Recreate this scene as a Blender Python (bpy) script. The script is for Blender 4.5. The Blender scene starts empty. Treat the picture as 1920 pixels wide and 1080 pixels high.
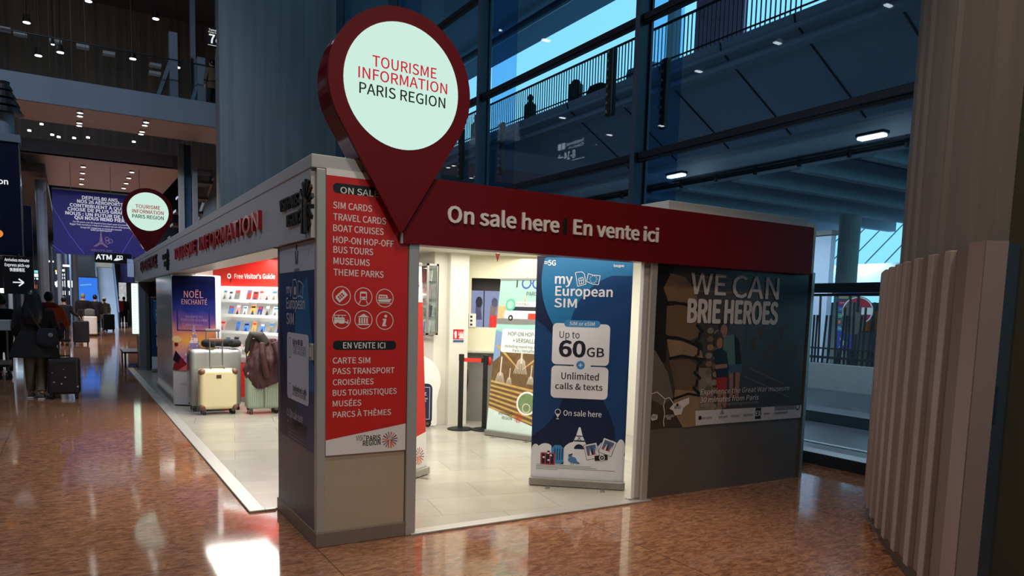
import bpy, bmesh, math, random
from mathutils import Vector, Matrix, noise
random.seed(7)
S = bpy.context.scene
COL = S.collection
R_ = math.radians

# ------------------------------------------------------------------ camera
cam_d = bpy.data.cameras.new('camera'); cam = bpy.data.objects.new('camera', cam_d); COL.objects.link(cam)
YAW, PIT, ROL = .543493, -.102097, .028606
fw = Vector((math.sin(YAW)*math.cos(PIT), math.cos(YAW)*math.cos(PIT), math.sin(PIT)))
rt = Vector((math.cos(YAW), -math.sin(YAW), 0)); up = rt.cross(fw)
rt, up = math.cos(ROL)*rt + math.sin(ROL)*up, -math.sin(ROL)*rt + math.cos(ROL)*up
cam.matrix_world = Matrix(((rt.x, up.x, -fw.x, -1.36169), (rt.y, up.y, -fw.y, -4.69569), (rt.z, up.z, -fw.z, 1.6), (0, 0, 0, 1)))
cam_d.sensor_width = 36; cam_d.lens = 1376.19/1920*36; cam_d.shift_y = 184/1920; cam_d.clip_end = 300
S.camera = cam

# ------------------------------------------------------------------ world, exposure
w = bpy.data.worlds.new('overcast_sky'); S.world = w; w.use_nodes = True
bg = w.node_tree.nodes['Background']; bg.inputs[0].default_value = (.32, .80, 1.0, 1); bg.inputs[1].default_value = 1.35
S.view_settings.view_transform = 'Standard'; S.view_settings.look = 'None'
S.view_settings.exposure = 0; S.view_settings.gamma = 1; S.view_settings.use_curve_mapping = False
S.cycles.max_bounces = 7; S.cycles.transparent_max_bounces = 16; S.cycles.sample_clamp_indirect = 4; S.cycles.use_denoising = True
S.cycles.caustics_reflective = False; S.cycles.caustics_refractive = False

def lamp(name, kind, loc, energy, color, size=.3, target=None, sy=None, blend=.6, angle=100, hide=False):
    d = bpy.data.lights.new(name, kind); d.energy = energy; d.color = color
    if kind == 'AREA':
        d.size = size
        if sy: d.shape = 'RECTANGLE'; d.size_y = sy
    elif kind == 'SPOT':
        d.spot_size = R_(angle); d.spot_blend = blend; d.shadow_soft_size = size
    else: d.shadow_soft_size = size
    o = bpy.data.objects.new(name, d); COL.objects.link(o); o.location = loc
    t = Vector(target) if target else Vector(loc) - Vector((0, 0, 1))
    o.rotation_euler = (t - Vector(loc)).to_track_quat('-Z', 'Y').to_euler()
    return o
WARM, COOL, NEUT = (1, .74, .5), (.62, .78, 1), (1, .95, .86)
# lamps of the hall ceiling, with unseen fills added for bridge, pier and slats
lamp('hall_lamp_warm', 'SPOT', (.5, -2.9, 7.5), 470, (1, .8, .6), .3, (1.7, -2.0, 0), angle=80)
lamp('hall_lamp_front', 'SPOT', (-1.0, -8.0, 8.0), 820, (1, .88, .77), .3, (.75, 0, 1.05), angle=40, blend=1)
lamp('hall_lamp_side', 'SPOT', (.6, -8.0, 7.5), 420, (1, .86, .68), .3, (3.6, -2.9, 1.4), angle=34, blend=.9)
lamp('hall_lamp_near', 'SPOT', (-3.5, -1.0, 11.0), 330, (1, .95, .9), .3, (-2.5, 0, 0), angle=95)
lamp('hall_lamp_cool', 'SPOT', (-6.5, 7.0, 11.0), 1100, COOL, .3, (-2, 9, 2), angle=120)
lamp('bridge_fill', 'SPOT', (-5.5, 5.0, 12.5), 2800, COOL, .3, (-1, 20.5, 7.2), angle=44, blend=.8)  # added fill spot, brightens the footbridge fascia; no fixture there
lamp('pier_fill', 'AREA', (-8.5, 6.0, 13.0), 210, COOL, 3, (3.5, 18, 6))  # added fill out of frame, lifts the dark pier and bridges
lamp('slat_fill', 'AREA', (-2.0, 27.0, 12.5), 110, NEUT, 4, (-1, 36, 11))  # added fill panel, brightens the dark wood slats
lamp('hall_lamp_far', 'AREA', (-3.0, 29, 5.4), 300, NEUT, 1.5)
lamp('hall_lamp_beyond', 'AREA', (-1.5, 42, 7.5), 1700, COOL, 3)
# lit ceiling of the kiosk
lamp('kiosk_lamp_door', 'AREA', (2.35, 2.15, 2.33), 180, (1, .96, .86), 3.9, sy=4.0)
lamp('kiosk_lamp_rack', 'AREA', (.85, 6.2, 2.31), 110, (1, .97, .9), 1.0, sy=2.6)


# ------------------------------------------------------------------ materials
_M = {}
def lin(c):
    return tuple(((x/255)/12.92 if x <= 10 else (((x/255)+.055)/1.055)**2.4) for x in c)
def mat(name, rgb, rough=.5, metal=0, em=0, var=.08, scale=6, stretch=(1, 1, 1), bump=0, coat=0, alpha=1, spec=.5):
    """principled material, colour broken up by a noise; rgb 0..255 display values"""
    if name in _M: return _M[name]
    m = bpy.data.materials.new(name); m.use_nodes = True; nt = m.node_tree; n = nt.nodes; l = nt.links
    b = n['Principled BSDF']; c = lin(rgb)
    tc = n.new('ShaderNodeTexCoord'); mp = n.new('ShaderNodeMapping'); mp.inputs['Scale'].default_value = stretch
    no = n.new('ShaderNodeTexNoise'); no.inputs['Scale'].default_value = scale; no.inputs['Detail'].default_value = 4
    l.new(tc.outputs['Object'], mp.inputs[0]); l.new(mp.outputs[0], no.inputs['Vector'])
    mx = n.new('ShaderNodeMix'); mx.data_type = 'RGBA'
    mx.inputs[6].default_value = (*[x*(1-var) for x in c], 1); mx.inputs[7].default_value = (*[min(1, x*(1+var)) for x in c], 1)
    l.new(no.outputs[0], mx.inputs[0]); l.new(mx.outputs[2], b.inputs['Base Color'])
    b.inputs['Roughness'].default_value = rough; b.inputs['Metallic'].default_value = metal
    b.inputs['Specular IOR Level'].default_value = spec
    if coat: b.inputs['Coat Weight'].default_value = coat; b.inputs['Coat Roughness'].default_value = .08
    if em >= .35: l.remove(b.inputs['Base Color'].links[0]); b.inputs['Base Color'].default_value = (.02, .02, .02, 1)
    if em: l.new(mx.outputs[2], b.inputs['Emission Color']); b.inputs['Emission Strength'].default_value = em
    if bump:
        bp = n.new('ShaderNodeBump'); bp.inputs['Strength'].default_value = bump; bp.inputs['Distance'].default_value = .01
        l.new(no.outputs[0], bp.inputs['Height']); l.new(bp.outputs[0], b.inputs['Normal'])
    if alpha < 1: b.inputs['Alpha'].default_value = alpha
    _M[name] = m; return m
def glass(name, tint=(.85, .93, .98), refl=.9, rough=.01):
    if name in _M: return _M[name]
    m = bpy.data.materials.new(name); m.use_nodes = True; nt = m.node_tree; n = nt.nodes; l = nt.links; n.clear()
    o = n.new('ShaderNodeOutputMaterial'); t = n.new('ShaderNodeBsdfTransparent'); g = n.new('ShaderNodeBsdfGlossy')
    t.inputs[0].default_value = (*tint, 1); g.inputs['Roughness'].default_value = rough
    f = n.new('ShaderNodeLayerWeight'); f.inputs[0].default_value = .5; p = n.new('ShaderNodeMath'); p.operation = 'POWER'; p.inputs[1].default_value = 4.5
    k = n.new('ShaderNodeMath'); k.operation = 'MULTIPLY_ADD'; k.inputs[1].default_value = .9*refl; k.inputs[2].default_value = .04*refl
    x = n.new('ShaderNodeMixShader'); l.new(f.outputs['Facing'], p.inputs[0]); l.new(p.outputs[0], k.inputs[0]); l.new(k.outputs[0], x.inputs[0])
    l.new(t.outputs[0], x.inputs[1]); l.new(g.outputs[0], x.inputs[2]); l.new(x.outputs[0], o.inputs[0])
    _M[name] = m; return m
def nodes_of(name, rgb, rough):
    m = mat(name, rgb, rough); nt = m.node_tree
    return m, nt, nt.nodes, nt.links, nt.nodes['Principled BSDF']

# ------------------------------------------------------------------ mesh building
class MB:
    def __init__(s): s.v = []; s.f = []; s.m = []; s.k = 0
    def add(s, vs, fs):
        b = len(s.v); s.v += [tuple(x) for x in vs]
        for f in fs: s.f.append([b+i for i in f]); s.m.append(s.k)
        return s
    def box(s, a, b, rz=0, o=None):
        x0, y0, z0 = a; x1, y1, z1 = b
        vs = [Vector(p) for p in ((x0,y0,z0),(x1,y0,z0),(x1,y1,z0),(x0,y1,z0),(x0,y0,z1),(x1,y0,z1),(x1,y1,z1),(x0,y1,z1))]
        if rz or o:
            o = Vector(o or (0, 0, 0)); q = Matrix.Rotation(rz, 3, 'Z'); vs = [q @ v + o for v in vs]
        return s.add(vs, [(3,2,1,0),(4,5,6,7),(0,1,5,4),(1,2,6,5),(2,3,7,6),(3,0,4,7)])
    def fbox(s, fr, s0, z0, s1, z1, d0, d1):
        """box in a frame: along s, up z, out of the plane from d0 to d1"""
        q = [fr.p(a, z, d) for d in (d1, d0) for z in (z0, z1) for a in (s0, s1)]
        return s.add([q[i] for i in (0,1,5,4,2,3,7,6)], [(3,2,1,0),(4,5,6,7),(0,1,5,4),(1,2,6,5),(2,3,7,6),(3,0,4,7)])
    def tube(s, pts, r, n=8, sq=None):
        pts = [Vector(p) for p in pts]; k = len(pts); rs = r if isinstance(r, (list, tuple)) else [r]*k
        ref = Vector((0, 0, 1)); rings = []
        t0 = (pts[1]-pts[0]).normalized()
        if abs(t0.dot(ref)) > .95: ref = Vector((1, 0, 0))
        for i, p in enumerate(pts):
            t = ((pts[min(i+1, k-1)]-pts[max(i-1, 0)])).normalized()
            a = ref - t*ref.dot(t)
            if a.length < 1e-5: a = Vector((0, 1, 0)) - t*t.y
            a.normalize(); b = t.cross(a); ref = a
            e = rs[i] if isinstance(rs[i], (list, tuple)) else (rs[i], rs[i])
            rings.append([p + a*e[0]*math.cos(2*math.pi*j/n) + b*e[1]*math.sin(2*math.pi*j/n) for j in range(n)])
        return s.loft(rings)
    def loft(s, rings, cap=True):
        n = len(rings[0]); vs = [v for r in rings for v in r]; fs = []
        for i in range(len(rings)-1):
            for j in range(n):
                fs.append((i*n+j, i*n+(j+1) % n, (i+1)*n+(j+1) % n, (i+1)*n+j))
        if cap: fs.append(tuple(range(n-1, -1, -1))); fs.append(tuple((len(rings)-1)*n+j for j in range(n)))
        return s.add(vs, fs)
    def lathe(s, c, prof, n=20):
        c = Vector(c)
        return s.loft([[c+Vector((r*math.cos(2*math.pi*j/n), r*math.sin(2*math.pi*j/n), z)) for j in range(n)] for r, z in prof])
    def cyl(s, a, b, r, n=16): return s.tube([a, b], r, n)
    def ell(s, c, r, n=12, m=8, rot=None):
        c = Vector(c); rings = []
        for i in range(1, m):
            t = math.pi*i/m
            ring = [Vector((r[0]*math.sin(t)*math.cos(2*math.pi*j/n), r[1]*math.sin(t)*math.sin(2*math.pi*j/n), -r[2]*math.cos(t))) for j in range(n)]
            if rot: ring = [rot @ v for v in ring]
            rings.append([c+v for v in ring])
        return s.loft(rings)
    def prism(s, pts, z0, z1):
        n = len(pts)
        return s.add([(x, y, z0) for x, y in pts]+[(x, y, z1) for x, y in pts],
                     [tuple(range(n-1, -1, -1)), tuple(range(n, 2*n))]+[(i, (i+1) % n, n+(i+1) % n, n+i) for i in range(n)])
    def fprism(s, fr, pts, d0, d1):
        """outline pts (s,z) in a frame pushed out from d0 to d1"""
        n = len(pts)
        return s.add([fr.p(a, z, d0) for a, z in pts]+[fr.p(a, z, d1) for a, z in pts],
                     [tuple(range(n-1, -1, -1)), tuple(range(n, 2*n))]+[(i, (i+1) % n, n+(i+1) % n, n+i) for i in range(n)])
    def build(s, name, mats, parent=None, smooth=False, bev=0, seg=2, local=False, remesh=0, smo=0):
        me = bpy.data.meshes.new(name); off = Vector((0, 0, 0))
        if parent is not None and not local:
            r = parent
            while r: off += Vector(r.location); r = r.parent
        me.from_pydata([Vector(v)-off for v in s.v], [], s.f)
        if not isinstance(mats, (list, tuple)): mats = [mats]
        for m in mats: me.materials.append(m)
        if len(mats) > 1: me.polygons.foreach_set('material_index', s.m)
        bm = bmesh.new(); bm.from_mesh(me); bmesh.ops.recalc_face_normals(bm, faces=bm.faces); bm.to_mesh(me); bm.free()
        if smooth: me.polygons.foreach_set('use_smooth', [True]*len(me.polygons))
        o = bpy.data.objects.new(name, me); COL.objects.link(o)
        if remesh:
            md = o.modifiers.new('skin', 'REMESH'); md.mode = 'VOXEL'; md.voxel_size = remesh; md.use_smooth_shade = True
            if smo: sm = o.modifiers.new('smooth', 'SMOOTH'); sm.iterations = smo; sm.factor = .5
            bpy.context.view_layer.update(); dg = bpy.context.evaluated_depsgraph_get()
            nm = bpy.data.meshes.new_from_object(o.evaluated_get(dg)); o.modifiers.clear(); o.data = nm
            nm.polygons.foreach_set('use_smooth', [True]*len(nm.polygons))
            if not nm.materials:
                for m in mats: nm.materials.append(m)
        if bev:
            b = o.modifiers.new('bevel', 'BEVEL'); b.width = bev; b.segments = seg; b.limit_method = 'ANGLE'; b.angle_limit = R_(40)
        if parent is not None: o.parent = parent
        return o

class Frame:
    def __init__(s, o, d, up=(0, 0, 1)):
        s.o = Vector((o[0], o[1], o[2] if len(o) > 2 else 0)); s.r = Vector((d[0], d[1], 0)).normalized(); s.u = Vector(up).normalized(); s.n = s.r.cross(s.u)
    def p(s, a, z, d=0): return s.o + s.r*a + s.u*z + s.n*d

def tag(o, label, cat, group=None, kind=None):
    if label: o['label'] = label
    if cat: o['category'] = cat
    if group: o['group'] = group
    if kind: o['kind'] = kind
    return o
def thing(name, loc, label, cat, group=None):
    o = bpy.data.objects.new(name, None); o.empty_display_size = .2; COL.objects.link(o); o.location = loc
    return tag(o, label, cat, group)
def struct(o): o['kind'] = 'structure'; return o
def dup(root, loc, label=None, rz=None, group=None):
    r = root.copy(); COL.objects.link(r); r.location = loc
    if rz is not None: r.rotation_euler = (0, 0, rz)
    if label: r['label'] = label
    if group: r['group'] = group
    for ch in list(root.children):
        c = ch.copy(); COL.objects.link(c); c.parent = r
        for g in list(ch.children):
            d = g.copy(); COL.objects.link(d); d.parent = c
    return r

# ------------------------------------------------------------------ lettering and flat print
_TC = {}
import os
SANS = None
try:   # the sans that ships inside Blender; the built-in face serves if it is missing
    _fp = os.path.join(bpy.utils.resource_path('LOCAL'), 'datafiles', 'fonts', 'Noto Sans CJK Regular.woff2')
    if os.path.exists(_fp): SANS = bpy.data.fonts.load(_fp)
except Exception: SANS = None
def glyphs(s, bold=0, shear=0):
    key = (s, bold, shear)
    if key in _TC: return _TC[key]
    cu = bpy.data.curves.new('t', 'FONT'); cu.body = s; cu.size = 1; cu.font = SANS or cu.font; cu.shear = shear; cu.resolution_u = 3
    o = bpy.data.objects.new('t', cu); COL.objects.link(o); bpy.context.view_layer.update()
    me = bpy.data.meshes.new_from_object(o.evaluated_get(bpy.context.evaluated_depsgraph_get()))
    bpy.data.objects.remove(o); bpy.data.curves.remove(cu)
    vs = [(v.co.x, v.co.y) for v in me.vertices]; fs = [tuple(p.vertices) for p in me.polygons]; bpy.data.meshes.remove(me)
    x0 = min(v[0] for v in vs); x1 = max(v[0] for v in vs)
    _TC[key] = (vs, fs, x0, x1); return _TC[key]
CAP = None
def cap_h():
    global CAP
    if CAP is None: CAP = max(v[1] for v in glyphs('H')[0])
    return CAP
class Print:
    """flat artwork on a frame: shapes and letters, one mesh, one material slot per ink"""
    def __init__(s, fr, d=0): s.fr = fr; s.mb = MB(); s.mats = []; s.d = d; s.layer = 0
    def ink(s, m):
        if m not in s.mats: s.mats.append(m)
        s.mb.k = s.mats.index(m)
    def dd(s, layer):
        if layer is None: s.layer += 1; layer = s.layer
        s.cnt = (getattr(s, 'cnt', 0)+1) % 36
        return s.d + .0006*layer + 1.5e-5*s.cnt
    def poly(s, pts, m, layer=None):
        s.ink(m); d = s.dd(layer); pts = list(pts)
        a = sum(pts[i][0]*pts[(i+1) % len(pts)][1]-pts[(i+1) % len(pts)][0]*pts[i][1] for i in range(len(pts)))
        if a < 0: pts.reverse()
        s.mb.add([s.fr.p(x, z, d) for x, z in pts], [tuple(range(len(pts)))]); return s
    def rect(s, x0, z0, x1, z1, m, layer=None, r=0):
        if r:
            pts = []
            for cx, cz, a0 in ((x1-r, z1-r, 0), (x0+r, z1-r, 90), (x0+r, z0+r, 180), (x1-r, z0+r, 270)):
                pts += [(cx+r*math.cos(R_(a0+18*k)), cz+r*math.sin(R_(a0+18*k))) for k in range(6)]
            return s.poly(pts, m, layer)
        return s.poly([(x0, z0), (x1, z0), (x1, z1), (x0, z1)], m, layer)
    def disc(s, x, z, r, m, layer=None, rz=None, n=32, a0=0, a1=360):
        rz = rz or r; full = a1-a0 >= 360
        pts = [(x+r*math.cos(R_(a0+(a1-a0)*k/n)), z+rz*math.sin(R_(a0+(a1-a0)*k/n))) for k in range(n if full else n+1)]
        return s.poly(pts, m, layer)
    def ring(s, x, z, r, t, m, layer=None, n=28):
        s.ink(m); d = s.dd(layer)
        vs = [s.fr.p(x+q*math.cos(2*math.pi*k/n), z+q*math.sin(2*math.pi*k/n), d) for q in (r, r-t) for k in range(n)]
        s.mb.add(vs, [(k, (k+1) % n, n+(k+1) % n, n+k) for k in range(n)]); return s
    def line(s, pts, t, m, layer=None):
        s.ink(m); d = s.dd(layer)
        for (a, b), (c, e) in zip(pts[:-1], pts[1:]):
            l = math.hypot(c-a, e-b) or 1; px, pz = -(e-b)/l*t/2, (c-a)/l*t/2
            s.mb.add([s.fr.p(x, z, d) for x, z in ((a-px, b-pz), (c-px, e-pz), (c+px, e+pz), (a+px, b+pz))], [(0, 1, 2, 3)])
        return s
    def text(s, t, a, b, cap, m, bold=0, layer=None, depth=0, shear=0, mid=False, only=None):
        """string t from baseline point a (s,z) to right end b (s,z) or None for natural width; cap = capital height"""
        vs, fs, x0, x1 = glyphs(t, 0, shear); k = cap/cap_h(); s.ink(m); d = s.dd(layer)
        if only is not None:
            vs, fs, c0, c1 = glyphs(t[only], 0, shear); sh_ = glyphs(t[:only+1], 0, shear)[3]-c1; vs = [(q+sh_, y) for q, y in vs]
        kx = (b[0]-a[0])/(x1-x0) if b else k; sl = (b[1]-a[1])/(b[0]-a[0]) if b and mid else 0
        z0 = a[1] if not b or mid else (a[1]+b[1])/2
        for ib, (bx, bz) in enumerate(((0, 0),) if bold < .004 else ((-1, 0), (1, 0), (0, -.8), (0, .8), (-.7, .6), (.7, -.6), (.7, .6), (-.7, -.6))):
            d += .00007*(ib > 0); bx *= bold*1.25*cap; bz *= bold*1.25*cap
            f = lambda q: [s.fr.p(a[0]+(x-x0)*kx+bx, z0+y*k+(x-x0)*kx*sl+bz, q) for x, y in vs]
            if not depth: s.mb.add(f(d), fs); continue
            n = len(vs); ed = {}
            for fc in fs:
                for i in range(len(fc)):
                    e = (fc[i], fc[(i+1) % len(fc)]); ed[e] = 1
            side = [(e[1], e[0], n+e[0], n+e[1]) for e in ed if (e[1], e[0]) not in ed]
            s.mb.add(f(d)+f(d+depth), [tuple(n+i for i in fc) for fc in fs]+[fc[::-1] for fc in fs]+side)
        return s
    def build(s, name, parent=None): return s.mb.build(name, s.mats, parent)
def raised(fr, t, a, b, cap, m, bold, depth, parent, d=0, name='letter'):
    """raised letters, every letter a part of its own"""
    for i, ch in enumerate(t):
        if ch != ' ': p = Print(fr, d); p.text(t, a, b, cap, m, bold, 0, depth=depth, only=i); p.build(name, parent)
def burst(pr, x, z, r, m, layer=None, n=14, rz=None, cols=None):
    """the fan of rays of the visitor logo: two trunks that open into rays"""
    rz = rz or r; L = layer if layer is not None else pr.layer+1; pr.layer = max(pr.layer, L)
    for k in range(n):
        a = R_(-62+ (360-56)*k/(n-1)+ 90-90); a = R_(-58+296*k/(n-1)); c, q = math.cos(a), math.sin(a)
        t = r*.13; i = .28 if q > -.2 else .1; px, pz = -q*t/2, c*t/2
        pts = [(x+c*r*i-px*.5, z+q*rz*i-pz*.5), (x+c*r-px, z+q*rz-pz), (x+c*r+px, z+q*rz+pz), (x+c*r*i+px*.5, z+q*rz*i+pz*.5)]
        pr.poly(pts, cols[k % len(cols)] if cols else m, L)
    for sg in (-1, 1):
        pr.poly([(x+sg*r*.05, z+rz*.2), (x+sg*r*.16, z+rz*.1), (x+sg*r*.26, z-rz), (x+sg*r*.1, z-rz)], cols[0] if cols else m, L)


# ------------------------------------------------------------------ shared materials
def floor_material():
    m, nt, n, l, b = nodes_of('polished_granite', (120, 62, 40), .1)
    tc = n.new('ShaderNodeTexCoord'); mp = n.new('ShaderNodeMapping'); mp.inputs['Scale'].default_value = (1.0, 2.6, 1); mp.inputs['Rotation'].default_value = (0, 0, -.35)
    l.new(tc.outputs['Object'], mp.inputs[0])
    a = n.new('ShaderNodeTexNoise'); a.inputs['Scale'].default_value = 11; a.inputs['Detail'].default_value = 8; a.inputs['Roughness'].default_value = .72; a.inputs['Distortion'].default_value = 1.1
    l.new(mp.outputs[0], a.inputs['Vector'])
    r = n.new('ShaderNodeValToRGB'); e = r.color_ramp.elements
    e[0].position = .3; e[0].color = (*lin((108, 68, 48)), 1); e[1].position = .74; e[1].color = (*lin((200, 150, 112)), 1)
    k = r.color_ramp.elements.new(.47); k.color = (*lin((148, 102, 76)), 1); k = r.color_ramp.elements.new(.56); k.color = (*lin((178, 126, 94)), 1)
    l.new(a.outputs[0], r.inputs[0])
    bk = n.new('ShaderNodeTexBrick'); bk.offset = 0; bk.inputs['Scale'].default_value = 1; bk.inputs['Brick Width'].default_value = 2.0; bk.inputs['Row Height'].default_value = 2.0
    bk.inputs['Mortar Size'].default_value = .004; bk.inputs['Color1'].default_value = (1, 1, 1, 1); bk.inputs['Color2'].default_value = (.9, .9, .9, 1); bk.inputs['Mortar'].default_value = (.35, .3, .28, 1)
    l.new(tc.outputs['Object'], bk.inputs['Vector'])
    mx = n.new('ShaderNodeMix'); mx.data_type = 'RGBA'; mx.blend_type = 'MULTIPLY'; mx.inputs[0].default_value = 1
    l.new(r.outputs[0], mx.inputs[6]); l.new(bk.outputs[0], mx.inputs[7]); l.new(mx.outputs[2], b.inputs['Base Color'])
    rr = n.new('ShaderNodeMapRange'); rr.inputs[3].default_value = .035; rr.inputs[4].default_value = .11
    n2 = n.new('ShaderNodeTexNoise'); n2.inputs['Scale'].default_value = 1.2; n2.inputs['Detail'].default_value = 5; l.new(tc.outputs['Object'], n2.inputs['Vector'])
    l.new(n2.outputs[0], rr.inputs[0]); l.new(rr.outputs[0], b.inputs['Roughness'])
    bp = n.new('ShaderNodeBump'); bp.inputs['Strength'].default_value = .035; bp.inputs['Distance'].default_value = .02
    l.new(n2.outputs[0], bp.inputs['Height']); l.new(bp.outputs[0], b.inputs['Normal'])
    b.inputs['Specular IOR Level'].default_value = .55
    return m
def tile_material():
    m, nt, n, l, b = nodes_of('kiosk_vinyl', (176, 172, 162), .22)
    tc = n.new('ShaderNodeTexCoord'); bk = n.new('ShaderNodeTexBrick'); bk.offset = .5; bk.inputs['Scale'].default_value = 1; bk.inputs['Brick Width'].default_value = 1.0; bk.inputs['Row Height'].default_value = .5
    bk.inputs['Mortar Size'].default_value = .0025; bk.inputs['Color1'].default_value = (*lin((178, 173, 160)), 1); bk.inputs['Color2'].default_value = (*lin((164, 160, 149)), 1); bk.inputs['Mortar'].default_value = (*lin((122, 120, 114)), 1)
    mp = n.new('ShaderNodeMapping'); mp.inputs['Rotation'].default_value = (0, 0, .18); l.new(tc.outputs['Object'], mp.inputs[0]); l.new(mp.outputs[0], bk.inputs['Vector'])
    a = n.new('ShaderNodeTexNoise'); a.inputs['Scale'].default_value = 2.5; a.inputs['Detail'].default_value = 6; l.new(tc.outputs['Object'], a.inputs['Vector'])
    r = n.new('ShaderNodeMapRange'); r.inputs[3].default_value = .78; r.inputs[4].default_value = 1.18; l.new(a.outputs[0], r.inputs[0])
    mx = n.new('ShaderNodeMix'); mx.data_type = 'RGBA'; mx.blend_type = 'MULTIPLY'; mx.inputs[0].default_value = 1
    l.new(bk.outputs[0], mx.inputs[6]); l.new(r.outputs[0], mx.inputs[7]); l.new(mx.outputs[2], b.inputs['Base Color'])
    return m
def slat_material():
    m, nt, n, l, b = nodes_of('dark_wood_slats', (40, 33, 28), .6)
    tc = n.new('ShaderNodeTexCoord'); mp = n.new('ShaderNodeMapping'); mp.inputs['Scale'].default_value = (5, 5, .12); l.new(tc.outputs['Object'], mp.inputs[0])
    a = n.new('ShaderNodeTexNoise'); a.inputs['Scale'].default_value = 1; a.inputs['Detail'].default_value = 6; a.inputs['Roughness'].default_value = .7; l.new(mp.outputs[0], a.inputs['Vector'])
    r = n.new('ShaderNodeValToRGB'); e = r.color_ramp.elements; e[0].position = .35; e[0].color = (*lin((24, 22, 22)), 1); e[1].position = .7; e[1].color = (*lin((84, 66, 54)), 1)
    l.new(a.outputs[0], r.inputs[0]); l.new(r.outputs[0], b.inputs['Base Color']); return m
GRANITE = floor_material(); TILE = tile_material(); SLATS = slat_material()
CONC = mat('board_marked_concrete', (134, 136, 138), .85, var=.3, scale=1, stretch=(7, 7, .25), bump=.5, spec=.2)
CONC2 = mat('pillar_concrete', (128, 120, 114), .85, var=.3, scale=1.5, stretch=(5, 5, .2), bump=.6, spec=.2)
CLAD = mat('fluted_cladding', (138, 124, 118), .6, var=.1, scale=3, stretch=(1, 1, .3), bump=.15)
WHITEP = mat('white_panel', (186, 186, 188), .5, var=.03)
WHITEW = mat('interior_white', (222, 220, 208), .6, var=.03)
CREAMW = mat('cream_wall', (228, 224, 196), .6, var=.03)
ALU = mat('brushed_aluminium', (168, 166, 160), .35, .85, var=.06, scale=20, stretch=(1, 1, .1))
ALUW = mat('satin_aluminium', (186, 184, 178), .4, .35, var=.05)
STEEL = mat('painted_steel', (78, 88, 104), .45, .3, var=.08)
DSTEEL = mat('dark_steel', (34, 36, 42), .45, .4, var=.1)
BLACK = mat('black_plastic', (18, 18, 19), .5, var=.15)
MATB = mat('black_cloth', (11, 11, 14), .9, var=.25, scale=30)
DOVE = mat('grey_lacquer', (122, 118, 114), .42, var=.05)
BEIGE = mat('beige_lacquer', (186, 168, 144), .42, var=.04)
DGREY = mat('dark_grey_lacquer', (92, 88, 84), .42, var=.05)
REDP = mat('deep_red_panel', (108, 8, 16), .5, var=.04, spec=.22)
REDO = mat('orange_red_print', (206, 32, 22), .45, var=.03)
REDG = mat('gloss_red_side', (120, 12, 28), .12, var=.05, coat=.6)
WHT = mat('white_ink', (236, 234, 230), .5, var=.02)
BLK = mat('black_ink', (16, 15, 17), .5, var=.1)
GLASS = glass('window_glass', (.82, .9, .96), 1.0)
CLEAR = glass('clear_glass', (.93, .97, .98), .9)
BSOF = mat('bridge_soffit_wood', (196, 186, 182), .5, var=.18, scale=3, stretch=(.4, 6, 1))
BFAC = mat('bridge_fascia', (120, 128, 140), .6, var=.08, scale=1)
LAMPW = mat('lamp_lens', (255, 250, 240), .5, em=7, var=0)
LAMPC = mat('cool_lamp_lens', (235, 246, 255), .5, em=9, var=0)
ASPH = mat('wet_asphalt', (52, 60, 70), .3, var=.4, scale=2.5, stretch=(.3, 2, 1), bump=.2)
VIAD = mat('viaduct_concrete', (172, 184, 200), .8, var=.14, scale=.6)
OUTW = mat('outdoor_concrete', (140, 142, 138), .8, var=.15)

# ------------------------------------------------------------------ hall shell
struct(MB().box((-13, -15, -.12), (5.72, 52, 0)).build('floor', GRANITE))
struct(MB().prism([(-4.6, 12.2), (-2.62, 12.2), (-2.7, 20), (-3.0, 26), (-4.6, 26)], 0, .006).build('floor_pale', mat('pale_stone', (150, 150, 150), .3)))
struct(MB().box((-13.2, -15.2, 0), (-13, 52, 15.2)).build('wall_left', CONC))
struct(MB().box((-13, -15.2, 0), (6.2, -15, 15.2)).build('wall_back', CONC))
struct(MB().box((-13, 52, 0), (6.2, 52.2, 15.2)).build('wall_far', mat('far_wall_dark', (40, 46, 56), .5, var=.3, scale=.4)))
struct(MB().box((-13.2, -15.2, 15.2), (6.2, 52.2, 15.4)).build('ceiling', mat('hall_ceiling', (60, 58, 58), .8)))
struct(MB().box((-12.9, 35.8, 8.0), (6.2, 36.2, 15.19)).build('wall_wood', SLATS))
struct(MB().box((5.8, 19.6, 0), (6.1, 52, 15.2)).build('wall_right', CONC))
# the tall concrete pier behind the kiosk, its outer corner rounded off towards the glass
pts = [(2.447, 18.0), (3.6, 17.86), (4.7, 17.86), (5.4, 17.96), (5.86, 18.05), (5.9, 19.6), (2.6, 19.6)]
struct(MB().prism(pts, 0, 15.19).build('wall_pier', CONC))

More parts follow.
